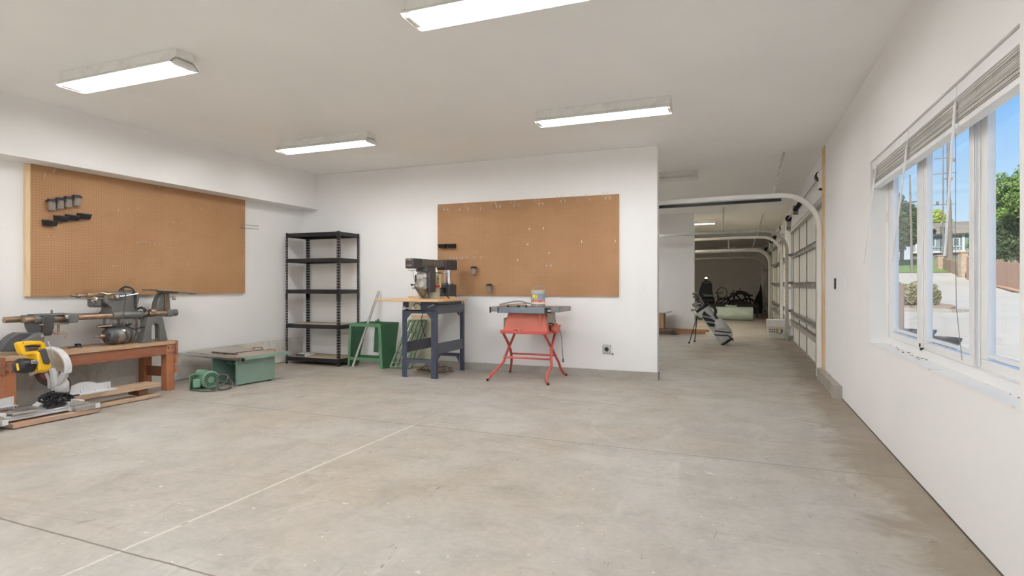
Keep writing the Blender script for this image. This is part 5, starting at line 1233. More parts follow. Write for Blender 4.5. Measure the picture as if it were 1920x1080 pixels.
# ---------------------------------------------------------------- stand bag with golf clubs in the passage
GF = mat('grey_bag_fabric', (.54, .535, .53), .7, var=.06, scale=12); GB = mat('black_bag_fabric', (.012, .012, .014), .6)
t = thing('golf_bag', 'grey and black golf stand bag leaning on its two thin legs in the passage', 'golf bag', (-.25, 11.3, 0))
P_ = lambda u, v, y=11.3: PX(u, v, 'y', y)
# axis of the bag from the mouth to the foot, oval rings
def ring_at(c, axis, rx, ry, n=20):
    axis = V(axis).normalized(); s_ = V((0, 1, 0)); o_ = axis.cross(s_).normalized()
    return [V(c) + o_*rx*math.cos(2*PI*i/n) + s_*ry*math.sin(2*PI*i/n) for i in range(n)]
mouth, foot = P_(1317, 577), P_(1362, 639)
axd = (foot-mouth).normalized(); Ln = (foot-mouth).length
m = W(t); rings = []
for f_, rx, ry in ((0, .125, .115), (.04, .13, .12), (.3, .118, .115), (.6, .115, .11), (.9, .12, .11), (1.0, .115, .10), (1.03, .09, .08)): rings.append(ring_at(mouth+axd*Ln*f_, axd, rx, ry))
m.loft(rings); m.build('bag_body', GF, t)
m = W(t); on = axd.cross(V((0, 1, 0))).normalized(); s_ = 1 if on.x > 0 else -1; on = on*s_      # toward the upper right
for_ = []
for f_, rx, ry, off in ((.42, .05, .07, .07), (.46, .09, .12, .07), (.6, .11, .14, .075), (.85, .115, .145, .075), (.97, .09, .13, .06), (1.0, .05, .09, .05)): for_.append(ring_at(mouth+axd*Ln*f_+on*off+V((0, -.03, 0)), axd, rx, ry))
m.loft(for_); m.build('front_pocket', GF, t)
m = W(t); m.loft([ring_at(mouth-axd*.02, axd, .14, .125), ring_at(mouth+axd*.03, axd, .135, .125)]); m.build('bag_collar', GB, t)
m = W(t); m.loft([ring_at(mouth+axd*Ln*1.0, axd, .122, .108), ring_at(mouth+axd*Ln*1.05, axd, .118, .104)]); m.build('bag_foot', GB, t)
for quadp in ([(1320, 583), (1325, 588), (1334, 594), (1316, 591)], [(1316, 594), (1335, 598), (1344, 604.5), (1322, 601.5)], [(1324, 605), (1341, 607.5), (1338, 613), (1330, 612)]):
    a_ = [P_(u, v, 11.155) for u, v in quadp]; W(t).loft([a_, [p_+V((0, .05, 0)) for p_ in a_]], False).build('black_panel', GB, t)
for pl_ in ([(1340, 620.5), (1354, 622), (1371, 623.5)], [(1339, 627.5), (1352, 629), (1364, 629), (1368, 631), (1373, 637.5), (1376, 638)]):
    W(t).tube([P_(u, v, 11.10) for u, v in pl_], .011, 6).build('zip_line', GB, t)
m = W(t)
for k in range(7): m.tube([P_(1345+k*2.3, 617.2+(k % 2)*.6, 11.10), P_(1346.2+k*2.3, 616.2+(k % 3)*.5, 11.10), P_(1347+k*2.3, 617.6, 11.10)], .0045, 5)
m.build('bag_lettering', mat('bag_print', (.10, .10, .11), .6), t)
m = W(t).tube([P_(1333, 574, 11.25), P_(1340, 578, 11.22), P_(1342, 585, 11.22), P_(1341, 591, 11.22), P_(1348, 601, 11.22)], .028, 7, sub=4, rs=[.02, .03, .03, .02, .015]); m.build('shoulder_strap', GB, t)
for u1, v1, y_ in ((1292, 646, 11.20), (1302.5, 642, 11.55)):
    b_ = P_(u1, v1, y_); b_.z = .008
    W(t).cyl(P_(1307, 592, 11.28), b_, .009, .007, n=8).cyl(b_, b_+V((0, 0, .03)), .014, n=8).build('stand_leg', GB, t)
W(t).tube([P_(1306, 592), P_(1312, 597), P_(1318, 598)], .010, 6).build('leg_hinge', GB, t)
IRON_ = mat('club_chrome', (.24, .235, .22), .25, .9, var=.2); SH = mat('club_shaft', (.35, .34, .33), .3, .9)
GRIPW = mat('club_cover', (.10, .095, .09), .5)
clubs = [(1304, 551, 'wood'), (1305, 556.5, 'wood'), (1304.5, 562, 'small'), (1303, 571, 'iron'), (1305, 574, 'iron'), (1301, 581, 'iron'), (1309, 569, 'iron'), (1308, 577, 'iron')]
lab = {'wood': 'golf club with a big dark rounded head', 'small': 'golf club with a small dark head', 'iron': 'golf club with a chrome iron head'}
nth = {0: 'topmost in the bag', 1: 'second from the top of the bag', 2: 'third from the top of the bag'}
for k, (u, v, kd) in enumerate(clubs):
    yy = 11.22+.03*(k % 3); hp_ = P_(u+5, v, yy); ct = mouth + axd*.30 + V((.03*math.cos(k*2.1), .03*math.sin(k*2.1), 0))
    c_ = thing('golf_club', lab[kd] + (', ' + nth[k] if k in nth else ' poking out of the grey golf bag'), 'golf club', hp_, 0, 'iron clubs in the golf bag' if kd == 'iron' else None)
    W(c_).cyl(hp_, ct, .006, .008, n=8).build('shaft', SH, c_)
    if kd == 'wood': W(c_).sphere(P_(u-.5, v, yy), (.055, .04, .026), 14, 8).build('head', GRIPW, c_)
    elif kd == 'small': W(c_).sphere(P_(u+1, v, yy), (.03, .03, .022), 12, 6).build('head', GRIPW, c_)
    else:
        a_ = P_(u, v, yy); W(c_).loft([[a_+V((-.05, -.012, -.03)), a_+V((-.045, .012, -.03)), a_+V((-.055, .012, .018)), a_+V((-.05, -.012, .02))], [a_+V((.035, -.008, -.018)), a_+V((.035, .008, -.018)), a_+V((.035, .008, .012)), a_+V((.035, -.008, .012))]], False).build('head', IRON_, c_, .004)

# ---------------------------------------------------------------- box, boards and lumber at the partition
CARD = mat('cardboard', (.36, .22, .13), .8, var=.1)
t = thing('cardboard_box', 'brown cardboard box with an open flap, half hidden behind the white wall end', 'box', (-1.78, 13.28, .135))
MB().box((-.22, -.18, 0), (.22, .18, .335)).build('carton', CARD, t, .004)
MB().add([(.22, -.18, .335), (.22, .18, .335), (.37, .18, .38), (.37, -.18, .365), (.22, -.18, .339), (.22, .18, .339), (.37, .18, .384), (.37, -.18, .369)], [(0, 1, 2, 3), (7, 6, 5, 4), (0, 4, 5, 1), (1, 5, 6, 2), (2, 6, 7, 3), (3, 7, 4, 0)]).build('flap', mat('grey_flap', (.22, .18, .15), .8), t)
DW = wood('dark_board', (.10, .065, .045), (.17, .12, .09), 0, .7, 3)
for k, (z_, l1, r_) in enumerate(((.0, -1.30, 0), (.034, -1.26, .04), (.068, -1.33, -.03), (.102, -1.28, .02))):
    o = MB().box((-.55, -.12, .002), (.48+l1+1.3, .12, .031)).build('board', DW, None, .003); o.location = (-1.80, 13.20, z_); o.rotation_euler = (0, 0, r_)
    tag(o, 'short dark board in the pile under the cardboard box, ' + ['lowest of four', 'second from the bottom', 'third from the bottom', 'topmost of four'][k], 'board')
PK = wood('reddish_board', (.36, .17, .09), (.44, .23, .13), 0, .6, 3)
for k, (a_, z_, x1_, lab_) in enumerate(((-1.5, .0, -.70, 'lower of the two'), (-1.5, .056, -.62, 'upper of the two'))):
    o = MB().box((0, -.05, 0), (x1_-a_, .05, .052)).build('floor_board', PK, None, .003); o.location = (a_, 13.49, z_+.001)
    tag(o, 'long reddish board lying along the foot of the partition wall, ' + lab_, 'board')

# white bucket shaped carton by the first garage door
BOXW = mat('off_white_carton', (.66, .63, .55), .6, var=.05, dirt=(.5, .45, .36), dirt_amt=.4)
t = thing('carton', 'off white carton with dark and gold printing beside the garage doors', 'carton', (.70, 13.15, 0), R(0))
MB().loft([[(-.13, -.14, 0), (.18, -.14, 0), (.18, .14, 0), (-.13, .14, 0)], [(-.145, -.15, .24), (.19, -.15, .24), (.19, .15, .24), (-.145, .15, .24)]], False).build('lower_box', BOXW, t, .004)
MB().box((-.16, -.165, .24), (.20, .165, .385)).build('lid', mat('white_lid', (.72, .71, .67), .55, var=.04), t, .004)
pm = MB()
for k in range(3):
    for j in range(2): pm.boxc((-.10+.04*k, -.152, .14+.045*j), (.024, .004, .022))
pm.build('printing', mat('dark_print', (.10, .09, .07), .6), t)
MB().boxc((.03, -.152, .165), (.04, .005, .085)).boxc((.03, -.153, .12), (.03, .005, .02)).build('gold_printing', mat('gold_print', (.45, .30, .06), .6), t)
MB().boxc((.12, -.153, .155), (.03, .004, .05)).boxc((.10, -.153, .11), (.04, .004, .014)).boxc((.10, -.153, .195), (.03, .004, .014)).build('printing', BLACKP, t)

# ---------------------------------------------------------------- roll of translucent sheeting and the dark clutter behind it
q = N('roll_plastic'); c = q.ramp(q.noise(9, 6, .7, q.mapv((.3, 1, 1))), [(.35, (.40, .50, .43)), (.7, (.62, .70, .63))]); q.bump(q.noise(12, 5), .4, .01); ROLL = q.out(c, .28)
t = thing('sheeting_roll', 'large pale green roll of plastic sheeting lying across the floor of the far bay', 'roll', (-.4, 19.2, 0))
pts = [(.0, -.95), (.19, -.95), (.208, -.93), (.208, .79), (.19, .81), (.15, .812), (.15, .78), (.0, .78)]
MB().lathe(pts, (0, 0, .208), (1, 0, 0), 40).build('roll_body', ROLL, t)
MB().lathe([(.145, .78), (.145, .80), (.08, .80), (.08, .782)], (0, 0, .208), (1, 0, 0), 30).build('inner_wrap', ROLL, t)
random.seed(5)
o = MB()
for k in range(9): o.boxc((.0+k*.035-.12, -.01, .02+random.uniform(0, .03)), (.05, .06, .03), Matrix.Rotation(random.uniform(0, 3), 3, 'Z') @ Matrix.Rotation(random.uniform(-.5, .5), 3, 'X'))
o = o.build('crumpled_plastic', ROLL); o.location = (-.25, 19.2, .41); tag(o, 'crumpled scraps of clear plastic on top of the pale green roll', 'plastic')
DK = mat('dark_fabric', (.02, .02, .023), .7); DKM = mat('dark_frame', (.03, .03, .033), .35, .5)
Q = lambda u, v, y: PX(u, v, 'y', y)
# black kart style seat with an added self-lit lamp on top
t = thing('padded_seat', 'tall black padded seat with grey trim standing at the left of the dark bay', 'seat', (-1.05, 21.6, 0))
def sil(pts, y, d, mt, name, bev=.03):
    m = W(t); a_ = [Q(u, v, y) for u, v in pts]; m.loft([a_, [p_+V((0, d, 0)) for p_ in a_]], False); return m.build(name, mt, t, bev)
sil([(1312, 541), (1316, 530), (1320, 526), (1330, 526), (1334, 532), (1337, 548), (1340, 566), (1338, 575), (1322, 578), (1308, 574), (1308, 556)], 21.5, .35, DK, 'backrest')
sil([(1335, 538), (1337, 540), (1342, 557), (1340, 560), (1337, 556)], 21.4, .10, mat('grey_trim', (.28, .28, .28), .5), 'side_trim', .01)
sil([(1317, 551), (1338, 553), (1336, 556.5), (1320, 556)], 21.35, .12, mat('teal_grey_band', (.10, .15, .15), .5), 'waist_band', .01)
sil([(1319, 529), (1331, 529), (1331, 531), (1319, 531)], 21.35, .12, mat('olive_band', (.10, .095, .06), .5), 'head_band', .008)
W(t).box((-1.42, 21.45, 0), (-.74, 21.95, .42)).build('seat_base', DK, t, .05)
sil([(1324, 562), (1335, 561), (1337, 566), (1324, 566)], 21.3, .08, DKM, 'buckle', .01)
t = thing('glint_ball', 'small lit lamp above the black padded seat', 'lamp', Q(1324, 524, 21.6))  # self-lit ball that puts a glint here, no light fitting
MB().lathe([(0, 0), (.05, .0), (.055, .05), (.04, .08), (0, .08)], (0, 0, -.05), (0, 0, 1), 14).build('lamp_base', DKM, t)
MB().sphere((0, 0, .05), (.035, .035, .03), 12, 8).build('bulb', emit('glint_glow', (1, .82, .5), 30), t)
# stationary frame machine with wheel
t = thing('exercise_bike', 'grey exercise bike frame with a round flywheel beside the black padded seat', 'exercise bike', (-.45, 22.2, 0))
m = W(t); cc = Q(1354, 549, 22.2)
m.tube([cc+V((.17*math.cos(a), 0, .19*math.sin(a))) for a in [2*PI*k/24 for k in range(24)]], .022, 7, closed=True)
for k in range(8): a = k*PI/4; m.cyl(cc, cc+V((.16*math.cos(a), 0, .18*math.sin(a))), .006, n=5)
m.build('flywheel', mat('dim_grey', (.16, .16, .16), .5, .4), t)
m = W(t).cyl(Q(1346, 552, 22.1), V((Q(1346, 552, 22.1).x, 22.1, 0)), .035, n=10).tube([Q(1341, 549, 22.1), Q(1346, 549, 22.1), Q(1352, 550, 22.1)], .03, 7); m.build('upright', mat('mid_grey_post', (.20, .20, .20), .5, .3), t)
m = W(t).tube([Q(1346, 572, 22.1), Q(1358, 563, 22.1), Q(1366, 556, 22.1)], .03, 7).tube([Q(1346, 572, 22.2), Q(1362, 568, 22.2)], .03, 7).box((-.62, 22.0, 0), (-.2, 22.3, .06)).box((-.5, 22.1, .05), (-.44, 22.16, .4)); m.build('frame', DKM, t)
t = thing('motorcycle', 'black motorcycle with shining handlebar parts parked across the dark bay', 'motorcycle', (.0, 23.3, 0))
YY = 23.3
def wheel(u, v, r):
    c_ = Q(u, v, YY); c_.z = r; m = W(t); m.tube([c_+V((r*.9*math.cos(a), 0, r*.9*math.sin(a))) for a in [2*PI*k/28 for k in range(28)]], r*.13, 8, closed=True)
    m.cyl(c_-V((0, .06, 0)), c_+V((0, .06, 0)), r*.2, n=12)
    for k in range(10): a = k*PI/5; m.cyl(c_, c_+V((r*.85*math.cos(a), 0, r*.85*math.sin(a))), .008, n=5)
    m.build('wheel', DK, t)
wheel(1357, 590, .31); wheel(1402, 590, .31)
sil([(1368, 551), (1378, 546), (1388, 545), (1398, 547), (1406, 552), (1412, 553), (1412, 556), (1400, 556), (1390, 552), (1376, 553)], YY-.1, .25, DK, 'seat_and_tank', .02)
sil([(1368, 568), (1372, 562), (1384, 561), (1392, 564), (1402, 566), (1410, 572), (1410, 580), (1366, 580)], YY-.15, .3, DKM, 'engine', .03)
m = W(t)
for a_, b_ in (((1356, 578), (1372, 552)), ((1372, 552), (1386, 548)), ((1378, 550), (1374, 572)), ((1378, 550), (1402, 577)), ((1404, 552), (1408, 572)), ((1395, 553), (1404, 572)), ((1362, 560), (1384, 551)), ((1360, 575), (1377, 560))):
    m.cyl(Q(*a_, YY), Q(*b_, YY), .03, n=7)
m.build('frame', DKM, t)
m = W(t).tube([Q(1374, 543, YY-.25), Q(1378, 548, YY-.1), Q(1384, 546, YY+.1), Q(1389, 540, YY+.3)], .02, 7, sub=3); m.build('handlebar', CHR, t)
m = W(t).sphere(Q(1378, 548, YY-.2), (.05, .05, .045), 10, 6).sphere(Q(1387, 541, YY-.2), (.04, .03, .03), 10, 6).sphere(Q(1382, 545, YY-.2), (.03, .03, .025), 10, 6); m.build('headlamp', CHR, t)
# tall dark covered item against the right side
t = thing('folded_canopy', 'tall dark folded canopy leaning beside the last garage door', 'canopy', (.70, 24.2, 0))
sil([(1411, 590), (1412, 572), (1418, 556), (1424, 545), (1427, 530), (1429, 545), (1430, 575), (1428, 596)], 24.2, .3, DK, 'cover', .03)
sil([(1412, 578), (1416, 566), (1420, 566), (1419, 584), (1413, 588)], 24.13, .08, mat('slate_blue_cloth', (.06, .075, .085), .7), 'cloth_fold', .01)
t = thing('low_bench', 'long low black bench stretching behind the pale green roll', 'bench', (-.1, 20.6, 0))
W(t).box((-1.25, 20.45, .36), (.62, 20.85, .46)).build('bench_top', DK, t, .02)
for x_ in (-1.2, -.3, .56): W(t).box((x_-.03, 20.5, 0), (x_+.03, 20.8, .36)).build('leg', DKM, t)

# ---------------------------------------------------------------- across the street, seen through the window
def OUT(u, d, dz=0):
    a = (u-960)/F_PX; c, s = math.cos(YAW), math.sin(YAW)
    x, y = (c*a-s)*d, (s*a+c)*d; return V((x, y, gz(x, y)+dz))
def zv(v, d): return EYE + (HORIZON-v)*d/F_PX
# lawn, soil strip and planted island lying on the sloping street
def patch(name, label, cat, outline, mt, dz=.03):
    pts = [V((p.x, p.y, gz(p.x, p.y)+dz)) for p in outline]; n = len(pts)
    c_ = sum(pts, V())/n; m = MB(); lo = [p-V((0, 0, dz+.05)) for p in pts]
    m.add(pts+[V((c_.x, c_.y, gz(c_.x, c_.y)+dz))], [(i, (i+1) % n, n) for i in range(n)]); m.add(pts+lo, [(i, n+i, n+(i+1) % n, (i+1) % n) for i in range(n)])
    return m.build(name, mt)
m = MB(); grid(m, [8+i*2.4 for i in range(11)], [57+i*2.6 for i in range(9)], .05)
S('floor', m, GRASS)
ob = patch('soil_strip', '', '', [OUT(1752, 58), OUT(1805, 47), OUT(1830, 40), OUT(1925, 31.5), OUT(1935, 34.5), OUT(1850, 44), OUT(1815, 52), OUT(1770, 62)], mat('reddish_soil', (.44, .28, .18), .95), .012)
tag(ob, kind='structure'); ob.name = 'floor'
ob = patch('floor', '', '', [OUT(1660, 23.5), OUT(1700, 23), OUT(1750, 22.2), OUT(1785, 20.8), OUT(1792, 20), OUT(1780, 18.6), OUT(1740, 18.8), OUT(1690, 19.2), OUT(1640, 19.6)], SOIL, .09)
tag(ob, kind='structure')
KERB = mat('kerb_concrete', (.30, .275, .24), .9)
m = MB(); kp = [OUT(1640, 19.3, .06), OUT(1690, 18.9, .06), OUT(1740, 18.5, .06), OUT(1782, 18.2, .05), OUT(1815, 18.4, .02)]
for a_, b_ in zip(kp, kp[1:]): m.bar(a_, b_, .35, .12)
tag(m.build('trim_4', KERB), kind='structure')
# house
HB = mat('blue_grey_siding', (.15, .205, .23), .75, var=.05); HR = mat('brown_grey_shingles', (.31, .25, .185), .9, var=.12, scale=3)
HT = mat('white_house_trim', (.48, .49, .48), .6); HS = mat('dark_base_stone', (.13, .14, .14), .9, var=.3); HG = mat('house_glass', (.10, .13, .15), .12)
d = 66; hc = OUT(1796, d); yaw_h = -math.atan2(hc.x, hc.y)
t = thing('house', 'blue grey two storey house with a brown shingle roof across the street', 'house', (hc.x, hc.y, gz(hc.x, hc.y)-.3), yaw_h)
sc_ = d/F_PX; gzz = gz(hc.x, hc.y)-.3
def hx(u): return (u-1796)*sc_*1.25
def hz(v): return zv(v, d)-gzz
MB().box((hx(1740), 0, hz(471)), (hx(1900), 9, hz(438))).build('upper_wall', HB, t)
MB().box((hx(1740), .3, 0), (hx(1900), 9, hz(471))).build('lower_wall', HS, t)
MB().box((hx(1738), -.15, hz(473)), (hx(1900), .32, hz(469.5))).build('balcony_band', HT, t)
MB().box((hx(1738), -.4, hz(440)), (hx(1902), 0, hz(437.5))).build('eave', HT, t)
for u in (1802.5, 1880, 1745): MB().box((hx(u)-.1, -.12, hz(471)), (hx(u)+.12, .0, hz(438))).build('corner_board', HT, t)
m = MB(); e0, r0 = hz(438), hz(409.5)
m.add([(hx(1734), -.7, e0), (hx(1906), -.7, e0), (hx(1906), 9.7, e0), (hx(1734), 9.7, e0), (hx(1766), 4.5, r0), (hx(1890), 4.5, r0)], [(0, 1, 5, 4), (1, 2, 5), (2, 3, 4, 5), (3, 0, 4), (3, 2, 1, 0)]); m.build('roof', HR, t)
m = MB(); m.add([(hx(1754), -1.6, hz(429)), (hx(1770), -1.6, hz(429)), (hx(1762), -1.6, hz(415)), (hx(1754), 3.5, hz(429)), (hx(1770), 3.5, hz(429)), (hx(1762), 3.5, hz(415))], [(0, 1, 2), (5, 4, 3), (0, 2, 5, 3), (2, 1, 4, 5), (1, 0, 3, 4)]); m.build('dormer', HR, t)
for u0, u1 in ((1753, 1758), (1762, 1768), (1784, 1789), (1791, 1797), (1822, 1832), (1850, 1860)):
    f = MB().box((hx(u0)-.1, -.06, hz(461)), (hx(u1)+.1, .0, hz(446))).build('window_frame', HT, t)
    MB().box((hx(u0), -.08, hz(460)), (hx(u1), -.05, hz(447))).build('pane', HG, f)
for k in range(14): MB().box((hx(1742+k*4.3), -.12, hz(468)), (hx(1742+k*4.3)+.05, -.06, hz(462.5))).build('baluster', HT, t)
MB().box((hx(1741), -.14, hz(463)), (hx(1800), -.04, hz(462))).build('balcony_rail', HT, t)
# poles
POLE = mat('weathered_pole', (.20, .17, .145), .9, var=.2)
b_ = OUT(1781.5, 57)
t = thing('utility_pole', 'thick weathered wooden utility pole standing before the blue grey house', 'pole', b_)
MB().cyl((0, 0, -.2), (-.1, .02, 6.3), .27, .20, n=14).build('lower_shaft', POLE, t)
MB().cyl((-.1, .02, 6.3), (-.2, .04, 15.5), .16, .12, n=14).build('shaft', POLE, t)
t = thing('utility_pole', 'slim dark utility pole with stubby cross arms left of the thick pole', 'pole', OUT(1768.5, 60))
H_ = zv(262, 60)-OUT(1768.5, 60).z; MB().cyl((0, 0, 0), (0, 0, H_), .075, .05, n=8).build('shaft', POLE, t)
for v, wd in ((297, .9), (326, 1.9), (384, 1.6), (336, .8)):
    z_ = zv(v, 60)-OUT(1768.5, 60).z; MB().bar((-wd*(.9 if v != 336 else .1), 0, z_), (wd*.6, 0, z_+.05), .07, .07).build('cross_arm', POLE, t)
m = MB()
for v, dx in ((302, .9), (337, .7), (378, -1.7), (373, -1.2), (381, -.5)): 
    z_ = zv(v, 60)-OUT(1768.5, 60).z; m.cyl((dx, 0, z_-.12), (dx, 0, z_+.2), .13, n=8)
m.build('transformer', POLE, t)
t = thing('utility_pole', 'thin distant utility pole above the dark trees in the far window pane', 'pole', OUT(1710, 48))
H_ = zv(328, 48)-OUT(1710, 48).z; MB().cyl((0, 0, 0), (-.15, 0, H_), .11, .06, n=8).build('shaft', POLE, t)
MB().bar((-.9, 0, H_-2.3), (.9, 0, H_-2.2), .07, .07).build('cross_arm', POLE, t)
WIRE = mat('wire_black', (.03, .03, .03), .5)
for k, (va, vb, lab) in enumerate(((378, 372, 'higher'), (383, 379, 'lower'))):
    a_ = OUT(1660, 46); a_.z = zv(va, 46); b_ = OUT(1745, 50); b_.z = zv(vb, 50); mid = (a_+b_)/2; mid.z -= .25
    m = MB().tube([a_, mid, b_], .022, 5, sub=6); o = m.build('overhead_wire', WIRE); tag(o, 'thin overhead wire crossing the far window pane, the %s of two' % lab, 'wire')
# wooden fence with brick pillars
FW = wood('fence_cedar', (.38, .21, .13), (.48, .29, .19), 2, .8, 2, wear=(.36, .26, .2))
BR = N('brown_brick'); br = BR.n('ShaderNodeTexBrick', i_Scale=2.2); sx = BR.n('ShaderNodeSeparateXYZ', i_0=BR.tc.outputs['Object']); cb = BR.n('ShaderNodeCombineXYZ', i_0=BR.math('ADD', sx.outputs[0], sx.outputs[1]), i_1=sx.outputs[2]); BR.set(br.inputs['Vector'], cb.outputs[0]); br.inputs['Color1'].default_value = (.34, .22, .14, 1); br.inputs['Color2'].default_value = (.46, .34, .22, 1); br.inputs['Mortar'].default_value = (.40, .36, .30, 1); BRK = BR.out(br.outputs[0], .9)
def wfence(label, pts, h, n):
    """pts: world points at the foot; every board is a part"""
    a_, b_ = pts; L = (b_-a_).length; dirn = (b_-a_).normalized(); nrm = V((dirn.y, -dirn.x, 0)).normalized()
    t = thing('fence', label, 'fence', a_)
    nb = n; arch_n = max(1, round(L/2.2))
    for k in range(nb):
        f0, f1 = k/nb, (k+.96)/nb; fm = (f0+f1)/2*arch_n; dip = .13*abs(math.cos(PI*(fm % 1)))
        p = a_.lerp(b_, f0)-a_; q_ = a_.lerp(b_, f1)-a_; z0_ = gz(*(a_+p).xy)-a_.z; hh = h-dip
        o_ = nrm*.04
        MB().loft([[p+V((0, 0, z0_-p.z+.0)), q_+V((0, 0, z0_-q_.z)), q_+V((0, 0, z0_-q_.z+hh)), p+V((0, 0, z0_-p.z+hh))], [p+o_+V((0, 0, z0_-p.z)), q_+o_+V((0, 0, z0_-q_.z)), q_+o_+V((0, 0, z0_-q_.z+hh)), p+o_+V((0, 0, z0_-p.z+hh))]], False).build('fence_board', FW, t)
    for k in range(arch_n+1):
        p = a_.lerp(b_, k/arch_n)-a_+nrm*(.10 if nrm.dot(a_) > 0 else -.10); z0_ = gz(*(a_+p).xy)-a_.z; MB().box((p.x-.05, p.y-.05, z0_), (p.x+.05, p.y+.05, z0_+h-.1)).build('fence_post', FW, t)
fA, fB, fC, fD = OUT(1995, 29), OUT(1812, 41.5), OUT(1799, 44), OUT(1768, 50)
wfence('tall brown wooden fence with scalloped top across the street on the right', (fA, fB), 1.78, 46)
wfence('low brown wooden fence between the two brick pillars across the street', (fC, fD), 1.15, 26)
def pillar(u, d, w, h, label):
    p = OUT(u, d); t = thing('brick_pillar', label, 'pillar', p, .2)
    MB().box((-w/2, -w/2, -.2), (w/2, w/2, h)).build('shaft', BRK, t); MB().box((-w/2-.06, -w/2-.06, h), (w/2+.06, w/2+.06, h+.1)).build('cap', BRK, t)
pillar(1805.5, 43, .46, 1.85, 'taller brick pillar at the corner of the brown fences across the street')
pillar(1762, 50.5, .5, 1.15, 'shorter brick pillar at the far end of the low brown fence')
# trees and bushes
def foliage(m, c, r, n, leaf, rnd):
    for k in range(n):
        while True:
            p = V((rnd.uniform(-1, 1), rnd.uniform(-1, 1), rnd.uniform(-1, 1)))
            if .35 < p.length < 1: break
        p = V((p.x*r[0], p.y*r[1], p.z*r[2])) + c
        a = V((rnd.uniform(-1, 1), rnd.uniform(-1, 1), rnd.uniform(-1, 1))).normalized(); b = a.orthogonal().normalized(); s_ = leaf*rnd.uniform(.5, 1.2)
        m.add([p-a*s_, p+b*s_*.6, p+a*s_, p-b*s_*.6], [(0, 1, 2, 3)])
def tree(name, label, base, h, crown, leafmat, seed, leaf=.3, dens=420, trunk=.22, cat='tree'):
    rnd = random.Random(seed); t = thing(name, label, cat, base)
    m = MB(); m.tube([(0, 0, -.2), (.1, 0, h*.3), (0, .1, h*.6)], trunk, 8, rs=[trunk, trunk*.8, trunk*.4])
    for c, r in crown[:4]: m.tube([(0, 0, h*.3), tuple(V(c)*.6), c], .06, 5)
    m.build('trunk', POLE, t)
    m = MB()
    for c, r in crown: foliage(m, V(c), r, dens, leaf, rnd)
    m.build('crown', leafmat, t)
def leafm(name, dark, light):
    q = N(name); ob_ = q.n('ShaderNodeNewGeometry'); c = q.ramp(q.noise(1.1, 5, .7, ob_.outputs['Position']), [(.35, dark), (.65, light)]); q.p.inputs['Subsurface Weight'].default_value = 0
    return q.out(c, .7)
LG1 = leafm('summer_leaves', (.045, .10, .02), (.22, .34, .06)); LG2 = leafm('dark_leaves', (.03, .06, .02), (.09, .14, .05)); LG3 = leafm('bright_leaves', (.20, .30, .04), (.42, .48, .08)); LG4 = leafm('dry_grass_blades', (.18, .17, .08), (.36, .32, .18))
rb = random.Random(9)
def lumps(n, R3, r, z): return [((rb.uniform(-1, 1)*R3[0], rb.uniform(-1, 1)*R3[1], z+rb.uniform(-1, 1)*R3[2]), tuple(r*rb.uniform(.7, 1.25) for _ in range(3))) for _ in range(n)]
tree('leafy_tree', 'big bright green leafy tree behind the tall wooden fence', OUT(1912, 48), 9.5, lumps(16, (2.2, 2, 2.6), 1.5, 6.0)+lumps(8, (2.8, 1.5, 1.0), 1.2, 2.8), LG1, 1, .15, 1100)
tree('leafy_tree', 'round green tree filling the right edge of the window view', OUT(1965, 44), 9, lumps(10, (1.6, 1.6, 2.4), 1.6, 5.6), LG1, 2, .15, 1000)
tree('shrub_tree', 'shadowy green shrub trees right against the tall wooden fence', OUT(1900, 46), 4.6, lumps(10, (1.5, .8, 1.0), .95, 2.4), LG2, 4, .13, 700)
tree('dark_tree', 'dark green tree seen in the far window pane above the lawn', OUT(1668, 56), 8.0, lumps(12, (1.9, 2, 2.2), 1.5, 5.0), LG2, 3, .18, 900)
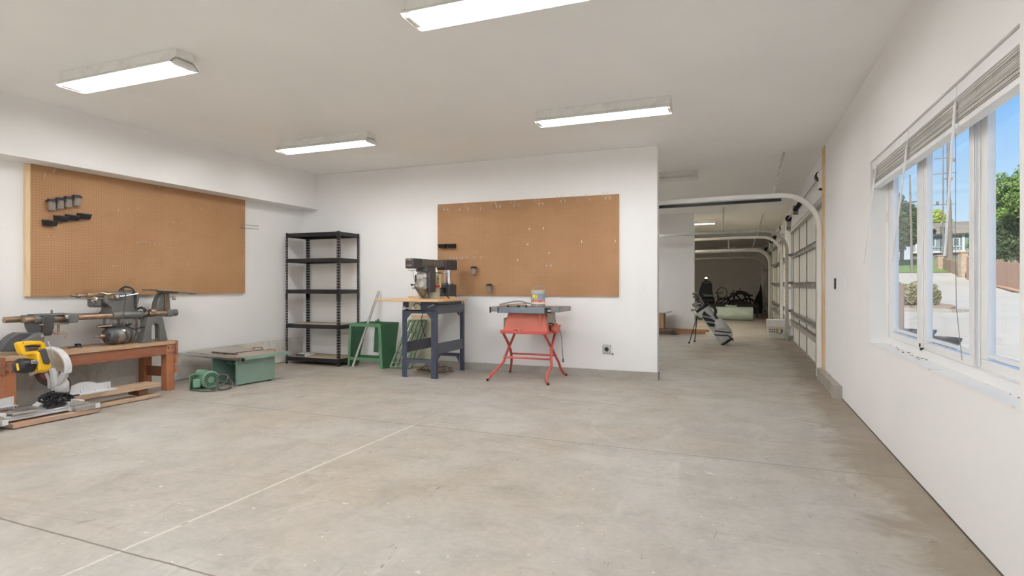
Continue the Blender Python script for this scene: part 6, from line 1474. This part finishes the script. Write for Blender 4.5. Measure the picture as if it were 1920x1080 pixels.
tree('dark_tree', 'low dark tree behind the lawn beside the far window mullion', OUT(1690, 62), 6.5, lumps(7, (.9, 2, 1.6), 1.2, 3.6), LG2, 8, .18, 800)
tree('bright_tree', 'small yellow green treetop rising beside the gable of the house', OUT(1757, 84), 7, lumps(6, (1.3, 1.3, 1.1), 1.2, 5.2), LG3, 5, .2, 600)
c_ = OUT(1716, 20.8)
tree('island_bush', 'rounded dry green bush on the kerbed island in the street', c_, .8, lumps(12, (.45, .3, .15), .34, .5), LG4, 6, .05, 1100, .04, 'bush')
c_ = OUT(1741, 21.6); tree('island_bush', 'smaller dry bush on the kerbed island beside the window mullion', c_, .6, lumps(6, (.25, .2, .1), .28, .38), LG4, 7, .05, 800, .03, 'bush')
# things on the drive just outside the window
p = OUT(1768, 8.0)
t = thing('planter_urn', 'dark planter bowl on a stem standing on the drive outside the middle pane', 'planter', (p.x, p.y, -.12+.02))
UR = mat('dark_urn', (.055, .055, .055), .6, var=.2)
MB().lathe([(.11, 0), (.12, .03), (.09, .10), (.095, .16), (.15, .30), (.19, .40), (.21, .44), (.215, .47), (.19, .475), (.17, .43), (.0, .42)], (0, 0, 0), (0, 0, 1), 28).build('bowl', UR, t)
MB().lathe([(.0, .43), (.165, .435), (.0, .46)], (0, 0, 0), (0, 0, 1), 20).build('soil', SOIL, t)
p = OUT(1704, 9.6)
t = thing('planter_box', 'low dark planter box on the drive outside the far window pane', 'planter', (p.x, p.y, -.1), -.3)
MB().box((-.30, -.18, 0), (.34, .18, .42)).build('box', UR, t, .01); MB().box((-.33, -.21, .42), (.37, .21, .46)).build('rim', UR, t, .008)
p = OUT(1680, 7.6)
t = thing('garden_panel', 'tall brown panel with a rounded top just outside the far window pane', 'panel', (p.x, p.y, -.1), -.25)
MB().prism([(-.10, 0), (.09, 0), (.09, 1.17), (.075, 1.22), (.04, 1.25), (-.10, 1.26)], (0, 0, 0), (1, 0, 0), (0, 0, 1), .05).build('board', mat('brown_panel', (.17, .12, .10), .7), t, .008)
for x_ in (-.06, .05): MB().box((x_-.02, -.10, 0), (x_+.02, -.05, .5)).build('stake', mat('brown_stake', (.15, .10, .08), .7), t)
